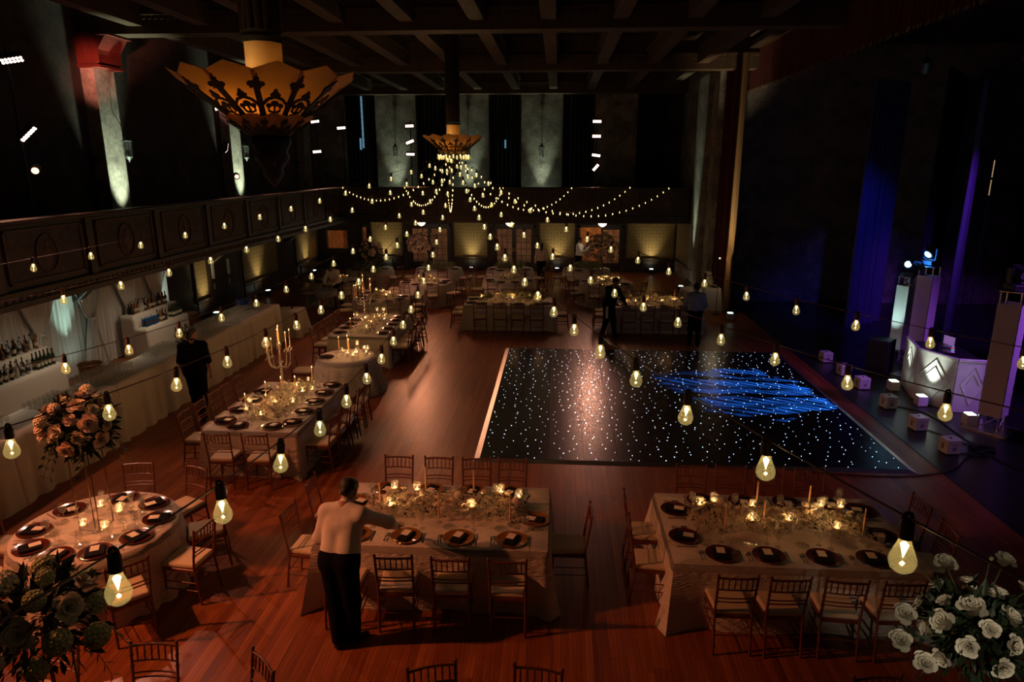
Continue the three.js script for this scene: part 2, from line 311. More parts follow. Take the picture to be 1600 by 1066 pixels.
// ---- balconies
function fascia(g, x0, x1, depth, panels) { // built along local x, front face at z = 0, looking to +z
  part('fascia_board', span(x0, x1, BY0 + 0.28, BY1 - 0.08, -depth, 0), MT.darkWood, g);
  part('lip_moulding', merge(span(x0, x1, BY0, BY0 + 0.1, -depth - 0.02, 0.1), span(x0, x1, BY0 + 0.1, BY0 + 0.2, -depth, 0.06), span(x0, x1, BY0 + 0.2, BY0 + 0.28, -depth, 0.1)), MT.darkWood, g);
  part('rail_cap', rbox(x1 - x0, 0.08, depth + 0.16, 0.03, (x0 + x1) / 2, BY1 - 0.04, -depth / 2 + 0.04), MT.darkWood, g);
  const lozenges = []; const nl = Math.round((x1 - x0) / 0.16);
  for (let i = 0; i < nl; i++) lozenges.push(box(0.075, 0.075, 0.03, x0 + (i + 0.5) * (x1 - x0) / nl, BY0 + 0.15, 0.06, undefined), box(0.05, 0.05, 0.02, x0 + (i + 0.5) * (x1 - x0) / nl, BY0 + 0.15, 0.075));
  const lz = part('carved_blocks', merge(lozenges), MT.beamWood, g); lz.userData.kind = 'stuff';
  const pw = (x1 - x0) / panels, paint = mat('faded ochre and rose painting', [0.16, 0.08, 0.045], 0.7, { map: rep(texPlaster, 2, 2) }), ground = mat('painted brown panel', [0.07, 0.04, 0.028], 0.65, { map: rep(texPlaster, 1, 1) });
  for (let i = 0; i < panels; i++) {
    const a = x0 + i * pw, b = a + pw, m = (a + b) / 2;
    const p = part('painted_panel', span(a + 0.24, b - 0.24, BY0 + 0.42, BY1 - 0.2, 0, 0.015), ground, g);
    part('panel_frame', merge(span(a + 0.2, b - 0.2, BY1 - 0.2, BY1 - 0.16, 0, 0.04), span(a + 0.2, b - 0.2, BY0 + 0.38, BY0 + 0.42, 0, 0.04), span(a + 0.2, a + 0.24, BY0 + 0.38, BY1 - 0.16, 0, 0.04), span(b - 0.24, b - 0.2, BY0 + 0.38, BY1 - 0.16, 0, 0.04)), MT.beamWood, p);
    part('medallion', merge(xf(new THREE.TorusGeometry(0.26, 0.018, 6, 24), [m, (BY0 + BY1) / 2 + 0.1, 0.025], [0, 0, 0], [1, 1.25, 1]), xf(new THREE.SphereGeometry(0.12, 10, 8), [m, (BY0 + BY1) / 2 + 0.05, 0.01], [0, 0, 0], [1, 1.5, 0.25]), xf(new THREE.SphereGeometry(0.06, 8, 6), [m, (BY0 + BY1) / 2 + 0.26, 0.01], [0, 0, 0], [1, 1.2, 0.4])), paint, p);
    part('fascia_pilaster', span(a - 0.09, a + 0.09, BY0 + 0.28, BY1 - 0.08, 0, 0.05), MT.darkWood, g);
  }
}
{
  const l = structGroup('balcony_left', [BX, 0, 0], PI / 2, 'dark carved side balcony with painted medallion panels'); // local x runs along -z
  fascia(l, -3.4, 28.4, 0.14, 14);
  part('balcony_slab', span(-3.4, 32, BY0 + 0.02, BY0 + 0.3, -(BX - XL), -0.02), MT.beamWood, l);
  const r = structGroup('balcony_rear', [0, 0, BZ], 0, 'dark rear balcony above the wallpapered wall');
  fascia(r, BX, XR, 0.14, 7);
  part('balcony_slab', span(BX, XR, BY0 + 0.02, BY0 + 0.3, ZB - BZ, -0.02), MT.beamWood, r);
  const n = structGroup('balcony_front', [0, 0, -0.28], PI, 'dark front balcony below the viewer');
  fascia(n, -XS + 0.3, -BX, 0.14, 7);
  part('balcony_slab', span(-XS + 0.3, -BX, BY0 + 0.02, BY0 + 0.3, -3.76, -0.02), MT.beamWood, n);
}
// brackets under the left balcony
for (const z of [-8.6, -15.1, -21.6, -28.1]) {
  const c = structGroup('trim', [XL, 0, z]);
  part('balcony_bracket', extrude(shapeOf([[0, 1.7], [0.25, 1.8], [0.6, 2.1], [1.9, 2.4], [2.3, 2.55], [0, 2.55]]), 0.22, 0.01).translate(0, 0, -0.11), MT.darkWood, c);
}
// ---- pilasters of the upper walls with lanterns
const pilasterGeoL = merge(span(0, 0.34, 2.85, 7.1, -0.38, 0.38), span(0, 0.42, 2.85, 3.2, -0.44, 0.44));
for (const z of [-10.3, -17.0, -23.7, -30.6]) {
  const g = structGroup('trim', [XL, 0, z]);
  part('pilaster', pilasterGeoL, MT.plaster, g);
  const b = part('bracket', extrude(shapeOf([[0, 7.1], [0.36, 7.1], [0.52, 7.22], [0.55, 7.5], [0.72, 7.75], [0.8, 7.86], [0, 7.86]]), 0.84, 0.012).translate(0, 0, -0.42), MT.redLitWood, g);
  part('bracket_moulding', merge(span(0, 0.56, 7.1, 7.16, -0.46, 0.46), span(0, 0.86, 7.8, 7.86, -0.48, 0.48)), MT.redLitWood, b);
}
for (const x of [-10.6, -7.35, -4.06, -0.77, 2.5]) {
  const g = structGroup('trim', [x, 0, ZB]);
  part('pilaster', span(-0.92, 0.92, 2.85, 7.95, 0, 0.22), MT.plaster, g);
  part('bracket', merge(span(-0.55, 0.55, 7.95, 8.2, 0, 0.5), span(-0.45, 0.45, 8.2, TOP, 0, 0.75)), MT.beamWood, g);
}
// frieze and dentils over the back wall
{
  const g = structGroup('trim', [0, 0, ZB], 0, 'carved frieze over the rear windows');
  part('frieze_board', span(XL, XR, 8.0, 8.32, 0, 0.26), MT.beamWood, g);
  part('cornice', span(XL, XR, 8.32, 8.42, 0, 0.4), MT.beamWood, g);
  const ds = []; for (let i = 0; i < 150; i++) ds.push(box(0.06, 0.08, 0.06, XL + 0.06 + i * 0.112, 7.95, 0.27));
  part('dentil_row', merge(ds), MT.beamWood, g).userData.kind = 'stuff';
}
// windows between rear pilasters (dark drapes, slits of blue glass)
for (const [x, w] of [[-8.98, 1.3], [-5.7, 1.3], [-2.41, 1.3], [0.87, 1.3], [3.9, 1.6]]) {
  const g = structGroup('window', [x, 0, ZB]);
  part('window_drape', (() => { const k = new THREE.PlaneGeometry(w, 4.9, 40, 1); const p = k.attributes.position; for (let i = 0; i < p.count; i++) p.setZ(i, 0.08 + 0.04 * Math.sin(p.getX(i) * 34)); k.computeVertexNormals(); k.translate(0, 5.4, 0); return k; })(), MT.velvetBlack, g);
  part('window_frame', merge(span(-w / 2 - 0.06, -w / 2, 2.9, 7.9, 0, 0.12), span(w / 2, w / 2 + 0.06, 2.9, 7.9, 0, 0.12)), MT.darkWood, g);
}
{
  const blue = glow('moonlit blue window glass', [0.16, 0.36, 0.5], 0.55, [0.1, 0.2, 0.3]);
  const s = structGroup('window', [-8.95, 0, ZB]); const g1 = [];
  for (let i = 0; i < 9; i++) part('pane', box(0.085, 0.235, 0.02, 0.06, 5.72 + i * 0.25, 0.15), blue, s);
  part('window_lead', merge(span(-0.02, 0.01, 5.55, 7.9, 0.13, 0.17), span(0.105, 0.13, 5.55, 7.9, 0.13, 0.17)), MT.iron, s);
  part('pane', box(0.1, 0.5, 0.02, -0.06, 5.78, 0.15), blue, s);
  const s2 = structGroup('window', [-2.41, 0, ZB]); part('pane', box(0.07, 0.36, 0.02, 0, 5.77, 0.15), blue, s2);
}
// ---- ceiling beams
{
  const g = structGroup('ceiling_beams', [0, 0, 0], 0, 'coffered dark wood ceiling beams with dentils');
  const zs = [-3.6, -10.3, -17.05, -24.1, -31.4];
  for (const z of zs) {
    const b = part('cross_beam', merge(span(XL, XS + 0.1, 7.85, TOP, z - 0.26, z + 0.26), span(XL, XS + 0.1, 8.25, 8.33, z - 0.34, z + 0.34)), MT.beamWood, g);
    const ds = []; for (let i = 0; i < 120; i++) for (const s of [-0.29, 0.29]) ds.push(box(0.07, 0.08, 0.05, XL + 0.2 + i * 0.145, 8.2, z + s));
    part('dentil_row', merge(ds), MT.beamWood, b).userData.kind = 'stuff';
  }
  for (let i = 0; i < 10; i++) { const x = -10.0 + i * 1.62; part('long_beam', merge(span(x - 0.17, x + 0.17, 8.02, TOP, ZB, 3.4), span(x - 0.22, x + 0.22, 8.4, 8.46, ZB, 3.4)), MT.beamWood, g); }
  const inner = []; // stepped coffer panels between beams
  for (let i = 0; i < 9; i++) for (let j = 0; j < 16; j++) { const x = -9.19 + i * 1.62, z = -2.4 - j * 1.85; inner.push([x, z]); }
  const cg = merge(box(1.0, 0.06, 1.2, 0, 0, 0), box(0.62, 0.06, 0.8, 0, -0.05, 0));
  for (const [x, z] of inner) part('coffer_panel', cg, MT.ceilingWood, g, [x, TOP - 0.04, z]);
}
// ---- proscenium: header, valance, side curtains
function foldedCurtain(w, h, folds, amp, segs = 10, flare = 0) { // hangs from y = h to 0, local x across, folds along z
  const nx = folds * 8, g = new THREE.PlaneGeometry(w, h, nx, segs), p = g.attributes.position;
  for (let i = 0; i < p.count; i++) {
    const u = p.getX(i) / w + 0.5, t = 0.5 - p.getY(i) / h, k = 0.6 + 0.4 * t;
    const ph = u * folds * TAU + 1.2 * Math.sin(u * 9.1) ;
    p.setZ(i, amp * k * (Math.sin(ph) + 0.35 * Math.sin(2.3 * ph + 1 + t)) + flare * t * 0.1);
    p.setX(i, p.getX(i) + amp * 0.25 * Math.cos(ph * 0.5 + t * 1.4));
  }
  g.computeVertexNormals(); g.translate(0, h / 2, 0); return g;
}
{
  struct('wall_proscenium', merge(span(XS + 0.15, XS + 0.45, 8.3, TOP, -25.2, 3.5), span(XS - 0.35, XS + 0.15, 8.45, 8.6, -25.2, 3.5)), MT.darkWood, 'dark header beam over the stage opening');
  single('curtain_rod', rod([XS, 8.45, -24.9], [XS, 8.45, 0.5], 0.04, 8), MT.gold, 'long gilded curtain rod above the red valance', 'curtain rod');
  for (let i = 0; i < 4; i++) {
    const v = thing('stage_valance', ['red pleated valance section nearest the side curtain', 'second red pleated valance section over the stage', 'third red pleated valance section over the stage', 'red pleated valance section nearest the viewer'][i], 'valance', [XS + 0.02, 7.27, -21.9 + i * 6.05], PI / 2);
    part('pleated_cloth', foldedCurtain(6.05, 1.12, 26, 0.05, 2), MT.velvetRed, v);
    const fr = []; for (let k = 0; k < 60; k++) fr.push(box(0.035, 0.07, 0.02, -3 + k * 0.1017, -0.02, 0.03 * Math.sin(k * 1.7)));
    part('gold_fringe', merge(fr), MT.velvetGold, v).userData.kind = 'stuff';
  }
  const c1 = thing('stage_curtain', 'tall bronze velvet side curtain standing behind the lone floor uplight', 'curtain', [5.98, 0.02, -24.05], PI / 2 - 0.25);
  part('curtain_cloth', foldedCurtain(2.3, 8.2, 9, 0.12, 6), MT.velvetGold, c1);
  const c2 = thing('stage_curtain', 'dark red velvet curtain between the bronze curtain and the wall', 'curtain', [5.85, 0.02, -25.0], PI / 2 + 0.5);
  part('curtain_cloth', foldedCurtain(1.0, 8.2, 5, 0.1, 6), MT.velvetRed, c2);
}
// stage drapes
[[10.9, -19.3, 1.5, PI / 2 - 0.5, MT.velvetBlue, 'purple-lit velour leg curtain behind the tall tower', 6.9], [9.6, -21.6, 2.0, PI / 2 - 0.9, MT.velvetBlue, 'deep blue velour leg curtain behind the twin towers', 7.2], [13.6, -14, 7, PI / 2, MT.velvetBlack, 'wide black velour drape at the stage rear', 7.6], [12.4, -23.5, 4, PI / 2 - 0.6, MT.velvetBlack, 'black velour drape beside the blue one', 7.6], [13.2, -7, 5, PI / 2, MT.velvetBlack, 'black velour drape behind the stage nearest the viewer', 7.6]].forEach(([x, z, w, a, m, label, h]) => {
  const c = thing('stage_drape', label, 'curtain', [x, 0.02, z], a); part('curtain_cloth', foldedCurtain(w, h, Math.round(w * 4), 0.1, 4), m, c);
});
// ================================================================ chairs
const CH = (() => {
  const ring = (r, y) => lathe([[r * 0.9, y - 0.012], [r * 1.45, y], [r * 0.9, y + 0.012]], 7);
  const bow = (y, w, sag, r, z0) => tube([[-w / 2, y, z0], [-w / 4, y + 0.004, z0 + sag * 0.75], [0, y + 0.005, z0 + sag], [w / 4, y + 0.004, z0 + sag * 0.75], [w / 2, y, z0]], r, 8, 5);
  const zAt = y => (y < 0.45 ? 0.24 - 0.05 * y / 0.45 : 0.19 + 0.065 * (y - 0.45) / 0.47);
  const xAt = y => (y < 0.45 ? 0.185 : 0.185 + 0.01 * (y - 0.45) / 0.47);
  const post = s => merge(tube([0, 0.2, 0.45, 0.7, 0.93].map(y => [s * xAt(y), y, zAt(y)]), 0.0135, 8, 6), [0.1, 0.28, 0.6, 0.72, 0.82].map(y => xf(ring(0.0135, 0), [s * xAt(y), y, zAt(y)])), xf(new THREE.SphereGeometry(0.017, 7, 5), [s * xAt(0.93), 0.932, zAt(0.93)]));
  const leg = s => merge(rod([s * 0.195, 0, -0.2], [s * 0.185, 0.43, -0.185], 0.0115, 6, 0.0145), [0.1, 0.26, 0.37].map(y => xf(ring(0.0125, 0), [s * 0.19, y, -0.19])));
  const seat = extrude(shapeOf([[-0.19, -0.2], [0.19, -0.2], [0.185, 0.19], [-0.185, 0.19]]), 0.03, 0.006).rotateX(PI / 2).translate(0, 0.435, 0);
  const cush = new RoundedBoxGeometry(0.4, 0.058, 0.41, 3, 0.026); { const p = cush.attributes.position; for (let i = 0; i < p.count; i++) { const x = p.getX(i), z = p.getZ(i); if (p.getY(i) > 0) p.setY(i, p.getY(i) + 0.012 * (1 - (x / 0.2) ** 2) * (1 - (z / 0.205) ** 2)); if (z > 0.1) p.setX(i, x * 0.9); } cush.computeVertexNormals(); cush.translate(0, 0.468, -0.01); }
  const sp = []; for (let i = 0; i < 6; i++) { const x = -0.145 + i * 0.058; const zt = zAt(0.89) + 0.018 * (1 - (x / 0.19) ** 2), zb = zAt(0.76) + 0.018 * (1 - (x / 0.19) ** 2); sp.push(merge(rod([x, 0.765, zb], [x, 0.895, zt], 0.0075, 5), xf(ring(0.0075, 0), [x, 0.83, (zt + zb) / 2]))); }
  return {
    post, leg, seat, cush, sp,
    rails: [bow(0.9, 0.375, 0.018, 0.0125, zAt(0.9)), bow(0.76, 0.372, 0.018, 0.009, zAt(0.76)), bow(0.655, 0.37, 0.018, 0.008, zAt(0.655)), bow(0.61, 0.37, 0.018, 0.008, zAt(0.61))],
    str: [[[-0.19, 0.2, -0.19], [0.19, 0.2, -0.19]], [[-0.19, 0.3, -0.19], [0.19, 0.3, -0.19]], [[-0.19, 0.17, -0.19], [-0.185, 0.17, 0.22]], [[0.19, 0.17, -0.19], [0.185, 0.17, 0.22]], [[-0.19, 0.27, -0.19], [-0.185, 0.27, 0.21]], [[0.19, 0.27, -0.19], [0.185, 0.27, 0.21]], [[-0.185, 0.22, 0.215], [0.185, 0.22, 0.215]]].map(([a, b]) => rod(a, b, 0.0075, 5))
  };
})();
function makeChair() {
  const t = new THREE.Group(); t.name = 'chiavari_chair';
  part('seat_cushion', CH.cush, MT.cushion, t); part('seat_frame', CH.seat, MT.chairWood, t);
  for (const s of [-1, 1]) { part('rear_post', CH.post(s), MT.chairWood, t); part('front_leg', CH.leg(s), MT.chairWood, t); }
  ['top_rail', 'middle_rail', 'lower_rail', 'lower_rail'].forEach((n, i) => part(n, CH.rails[i], MT.chairWood, t));
  CH.sp.forEach(g => part('spindle', g, MT.chairWood, t)); CH.str.forEach(g => part('stretcher', g, MT.chairWood, t));
  return t;
}
function makeFarChair() {
  const t = new THREE.Group(); t.name = 'chiavari_chair';
  part('seat_cushion', CH.cush, MT.cushion, t);
  part('chair_frame', merge(CH.seat, CH.str), MT.chairWood, t);
  for (const s of [-1, 1]) { part('rear_post', CH.post(s), MT.chairWood, t); part('front_leg', CH.leg(s), MT.chairWood, t); }
  part('backrest', merge(CH.rails[0], CH.rails[1], CH.sp), MT.chairWood, t); part('lower_rail', CH.rails[2], MT.chairWood, t); part('lower_rail', CH.rails[3], MT.chairWood, t);
  return t;
}
const chairNear = makeChair(), chairFar = makeFarChair();
const ORD = ['first', 'second', 'third', 'fourth', 'fifth', 'sixth', 'seventh', 'eighth', 'ninth', 'tenth'];
// a chair whose sitter looks along dir (angle: 0 = towards -z, PI/2 = towards -x)
function chair(x, z, turn, label, group, near = true) {
  const c = (near ? chairNear : chairFar).clone(); c.name = numbered('chiavari_chair'); c.position.set(x, 0.002, z); c.rotation.y = turn + rr(-0.07, 0.07); scene.add(c);
  return put(c, label, 'chair', group);
}

// ================================================================ table linen
function clothGeo(outline, h, opt = {}) { // outline(s in 0..1) -> [x, z, nx, nz, corner 0..1]; hangs to the floor with folds
  const { n = 180, m = 9, fold = 0.045, folds = 17, corner = 0.16, seedPhase = 0, lift = 0.004, flare = 0.03 } = opt, pos = [], uv = [], idx = [];
  let L = 0; const ring = []; for (let i = 0; i < n; i++) ring.push(outline(i / n));
  const len = [0]; for (let i = 1; i <= n; i++) { const a = ring[i - 1], b = ring[i % n]; L += Math.hypot(a[0] - b[0], a[1] - b[1]); len.push(L); }
  const K = 4; // rings on top
  for (let k = 0; k <= K; k++) for (let i = 0; i <= n; i++) { const a = ring[i % n], f = k / K; pos.push(a[0] * f, h + (k < K ? 0 : -0.004), a[1] * f); uv.push(a[0] * f, a[1] * f); }
  for (let j = 1; j <= m; j++) for (let i = 0; i <= n; i++) {
    const a = ring[i % n], t = j / m, s = len[i] / L, ph = s * folds * TAU + 1.7 * Math.sin(s * TAU * 3 + seedPhase) + seedPhase;
    const f = Math.sin(ph) * 0.6 + Math.sin(ph * 2 + 1.3) * 0.2, grow = Math.pow(t, 0.8);
    let o = 0.012 + grow * (flare + fold * (f + 0.35)) + a[4] * corner * Math.pow(t, 1.3) * (1 + 0.25 * Math.sin(ph * 3));
    o = Math.max(0.008, o);
    pos.push(a[0] + a[2] * o, Math.max(lift, h * (1 - t)), a[1] + a[3] * o); uv.push(len[i], -t * h);
  }
  const W = n + 1; for (let r = 0; r < K + m; r++) for (let i = 0; i < n; i++) { const a = r * W + i, b = a + 1, c = a + W, d = c + 1; if (r) idx.push(a, b, d); idx.push(a, d, c); }
  const g = new THREE.BufferGeometry(); g.setAttribute('position', new THREE.Float32BufferAttribute(pos, 3)); g.setAttribute('uv', new THREE.Float32BufferAttribute(uv, 2)); g.setIndex(idx); g.computeVertexNormals(); return clean(g);
}
function rectOutline(w, d, r = 0.02) {
  const pts = [], a = w / 2, b = d / 2, P = 2 * (w + d);
  return s => { // walk the rectangle, denser feeling near corners through the corner weight
    let q = s * P, x, z, nx = 0, nz = 0, dist;
    if (q < w) { x = -a + q; z = b; nz = 1; dist = Math.min(q, w - q); } else if ((q -= w) < d) { x = a; z = b - q; nx = 1; dist = Math.min(q, d - q); } else if ((q -= d) < w) { x = a - q; z = -b; nz = -1; dist = Math.min(q, w - q); } else { q -= w; x = -a; z = -b + q; nx = -1; dist = Math.min(q, d - q); }
    const c = Math.max(0, 1 - dist / 0.17); // swing the normal outwards near the corner
    const cx = x / Math.hypot(x / a, z / b) / a, cz = z / Math.hypot(x / a, z / b) / b, k = c * 0.5, sx = Math.sign(x) || 1, sz = Math.sign(z) || 1;
    let mx = nx * (1 - k) + sx * k * 0.7, mz = nz * (1 - k) + sz * k * 0.7; const l = Math.hypot(mx, mz); return [x, z, mx / l, mz / l, c * c];
  };
}
const roundOutline = r => s => { const a = s * TAU; return [Math.cos(a) * r, -Math.sin(a) * r, Math.cos(a), -Math.sin(a), 0]; };
const TY = 0.765;
function tableLegs(list, r = 0.02) { return list.map(([x, z]) => cyl(r, r, 0.72, x, 0.004, z, 6)); }
function rectTable(o) { // {x, z, w, d, name, h, m, turn}
  const h = o.h || TY, t = thing('banquet_table', 'folding table hidden beneath ' + o.cloth, 'table', [o.x, 0, o.z], o.turn || 0);
  part('tabletop', box(o.w - 0.03, 0.03, o.d - 0.03, 0, h - 0.03, 0), MT.beamWood, t);
  tableLegs([[-1, -1], [1, -1], [1, 1], [-1, 1]].map(([a, b]) => [a * (o.w / 2 - 0.2), b * (o.d / 2 - 0.15)])).forEach(g => part('leg', xf(g, [0, 0, 0], [0, 0, 0], [1, (h - 0.05) / 0.724, 1]), MT.alu, t));
  return single('tablecloth', clothGeo(rectOutline(o.w, o.d), h, { n: Math.round((o.w + o.d) * 2 * 22), folds: Math.round((o.w + o.d) * 2.4), seedPhase: o.x * 3 + o.z, ...(o.opt || {}) }), o.m || MT.cloth, o.cloth, 'tablecloth', [o.x, 0, o.z], o.turn || 0);
}
function roundTable(o) {
  const t = thing('round_table', 'round folding table hidden beneath ' + o.cloth, 'table', [o.x, 0, o.z]);
  part('tabletop', cyl(o.r - 0.02, o.r - 0.02, 0.03, 0, TY - 0.045, 0, 32), MT.beamWood, t);
  tableLegs([0, 1, 2, 3].map(k => [Math.cos(k * PI / 2) * o.r * 0.5, Math.sin(k * PI / 2) * o.r * 0.5])).forEach(g => part('leg', g, MT.alu, t));
  return single('tablecloth', clothGeo(roundOutline(o.r), TY, { n: 150, folds: 19, fold: 0.05, flare: 0.1, seedPhase: o.x + o.z, ...(o.opt || {}) }), o.m || MT.cloth, o.cloth, 'tablecloth', [o.x, 0, o.z]);
}

// ================================================================ place settings
const chargerGeo = lathe([[0.001, 0.004], [0.1, 0.004], [0.112, 0.008], [0.15, 0.014], [0.167, 0.02], [0.168, 0.017], [0.15, 0.009], [0.11, 0.002], [0.001, 0.0]], 28);
chargerGeo.scale(1.06, 1, 1.06);
const breadGeo = lathe([[0.001, 0.004], [0.055, 0.004], [0.075, 0.012], [0.076, 0.01], [0.056, 0.0015], [0.001, 0.001]], 18);
const napkinGeo = (() => { const g = merge(rbox(0.125, 0.006, 0.235, 0.003, 0, 0.003, 0), rbox(0.12, 0.005, 0.22, 0.0024, 0.002, 0.0085, -0.004)); return g; })();
const napkinWide = merge(rbox(0.195, 0.006, 0.215, 0.003, 0, 0.003, 0), rbox(0.18, 0.005, 0.2, 0.0024, 0.002, 0.0085, -0.004));
const cardGeo = box(0.088, 0.0016, 0.115, 0, 0.0008, 0);
const cardInk = texture(64, 96, (u, v) => { const l = Math.floor(v * 16); const ink = l > 2 && l < 14 && (v * 16) % 1 < 0.35 && u > 0.2 + 0.1 * hash2(l, 1) && u < 0.8 - 0.12 * hash2(l, 2); return ink ? [0.62, 0.56, 0.5] : [0.9, 0.86, 0.8]; });
const forkGeo = merge(xf(new THREE.CylinderGeometry(0.0055, 0.003, 0.11, 6), [0, 0.004, 0.035], [PI / 2, 0, 0], [1, 1, 0.5]), rbox(0.022, 0.003, 0.03, 0.0014, 0, 0.004, -0.035), [-0.009, -0.003, 0.003, 0.009].map(x => box(0.003, 0.0025, 0.045, x, 0.005, -0.07)));
const knifeGeo = merge(xf(new THREE.CylinderGeometry(0.007, 0.006, 0.1, 6), [0, 0.004, 0.05], [PI / 2, 0, 0], [1, 1, 0.5]), extrude(shapeOf([[-0.008, 0], [0.008, 0], [0.009, 0.09], [0.002, 0.13], [-0.007, 0.12]]), 0.002).rotateX(-PI / 2).translate(0, 0.003, 0));
const wineGeo = lathe([[0.001, 0.001], [0.034, 0.001], [0.033, 0.004], [0.006, 0.009], [0.004, 0.02], [0.004, 0.085], [0.012, 0.095], [0.034, 0.12], [0.041, 0.15], [0.037, 0.19], [0.034, 0.212]], 12);
const coupeGeo = lathe([[0.001, 0.001], [0.033, 0.001], [0.03, 0.004], [0.005, 0.009], [0.004, 0.09], [0.02, 0.1], [0.045, 0.118], [0.05, 0.14]], 12);
const tumblerGeo = lathe([[0.001, 0.004], [0.028, 0.003], [0.03, 0.006], [0.036, 0.105]], 12);
MT.cardInk = mat('printed menu card', [1, 1, 1], 0.7, { map: cardInk });
const Y0 = TY + 0.001;
function setting(x, z, turn, where, full, charger, group) { // turn: 0 means the diner sits at +z
  const c = Math.cos(turn), s = Math.sin(turn), at = (dx, dz, y = Y0) => [x + dx * c + dz * s, y, z - dx * s + dz * c];
  const chargerName = charger === MT.chargerAmber ? 'amber' : 'dark red';
  single('charger_plate', chargerGeo, charger, `${chargerName} glass charger plate ${where}`, 'plate', at(0, 0), turn, 'charger plates ' + group);
  const lean = rr(-0.12, 0.12) + (full === 2 ? -0.35 : -0.12);
  single('napkin', full === 1 ? napkinWide : napkinGeo, MT.napkin, `folded black napkin ${where}`, 'napkin', at(0, 0.005, Y0 + 0.0185), turn + lean, 'black napkins ' + group);
  if (full) {
    single('menu_card', cardGeo, MT.cardInk, `ivory menu card ${where}`, 'card', at(-0.005, -0.045, Y0 + 0.031), turn + lean, 'menu cards ' + group);
    single('dinner_fork', forkGeo, MT.silver, `inner silver fork ${where}`, 'fork', at(-0.2, 0.02), turn, 'forks ' + group);
    single('dinner_fork', forkGeo, MT.silver, `outer silver fork ${where}`, 'fork', at(-0.232, 0.025), turn, 'forks ' + group);
    single('dinner_knife', knifeGeo, MT.silver, `silver knife ${where}`, 'knife', at(0.2, 0.02), turn, 'knives ' + group);
    single('bread_plate', breadGeo, MT.glass, `small clear bread plate ${where}`, 'plate', at(-0.14, -0.235), turn, 'bread plates ' + group);
    single('wine_glass', wineGeo, MT.glass, `clear wine glass ${where}`, 'glass', at(0.15, -0.2), turn, 'wine glasses ' + group);
  }
  single('coupe_glass', coupeGeo, MT.glass, `clear coupe glass ${where}`, 'glass', at(0.05, -0.265), turn, 'coupe glasses ' + group);
}
// ================================================================ candles
const FLAME_LIGHT = [1.0, 0.47, 0.16];
const flameGeo = lathe([[0.0005, 0], [0.0072, 0.01], [0.0005, 0.036]], 5);
const wickGeo = cyl(0.0012, 0.0012, 0.01, 0, 0, 0, 4);
const vaseGeo = h => merge(lathe([[0.001, 0.003], [0.042, 0.002], [0.045, 0.008], [0.045, h]], 14), xf(new THREE.TorusGeometry(0.045, 0.002, 4, 14), [0, h, 0], [PI / 2, 0, 0]));
const vases = { 0.14: vaseGeo(0.14), 0.19: vaseGeo(0.19), 0.24: vaseGeo(0.24) };
const floatGeo = lathe([[0.001, 0], [0.026, 0.002], [0.034, 0.012], [0.035, 0.022], [0.028, 0.027], [0.001, 0.024]], 12);
function lightFlame(x, y, z, k = 1) { pointLight('candle_light', [x, y + 0.014, z], FLAME_LIGHT, POWER.candle * k, 0.4); }
function floating(x, z, h, where, group, k = 1) {
  const y = TY + h * 0.62, t = thing('candle_vase', `lit floating candle in glass, ${where}`, 'candle', [x, Y0, z], 0, group);
  part('vase', vases[h], MT.glass, t);
  part('water', lathe([[0.001, h * 0.62 - 0.012], [0.043, h * 0.62 - 0.012]], 14), MT.water, t);
  const c = part('floating_candle', floatGeo, MT.wax, t, [0, h * 0.62 - 0.018, 0]);
  part('wick', wickGeo, MT.blackPlastic, c, [0, 0.024, 0]); part('flame', flameGeo, MT.flame, c, [0, 0.03, 0]);
  lightFlame(x, Y0 + h * 0.62 + 0.012, z, k);
}
const holderGeo = lathe([[0.001, 0], [0.04, 0], [0.038, 0.008], [0.01, 0.014], [0.008, 0.05], [0.014, 0.058], [0.016, 0.075], [0.011, 0.076], [0.01, 0.06], [0.001, 0.06]], 12);
const taperGeo = h => cyl(0.0115, 0.0095, h, 0, 0, 0, 10);
const tapers = {};
function taper(x, z, y, h, lit, where, group, holder = true, m = MT.peach) {
  const key = h.toFixed(2); tapers[key] = tapers[key] || taperGeo(h);
  const t = thing('taper_candle', `${lit ? 'lit' : 'unlit'} peach taper candle ${where}`, 'candle', [x, y, z], 0, group);
  const b = holder ? 0.06 : 0;
  if (holder) part('candle_holder', holderGeo, MT.glass, t);
  const c = part('taper', tapers[key], m, t, [0, b, 0]); part('wick', wickGeo, MT.blackPlastic, c, [0, h, 0]);
  if (lit) { part('flame', flameGeo, MT.flame, c, [0, h + 0.008, 0]); lightFlame(x, y + b + h + 0.008, z); }
}
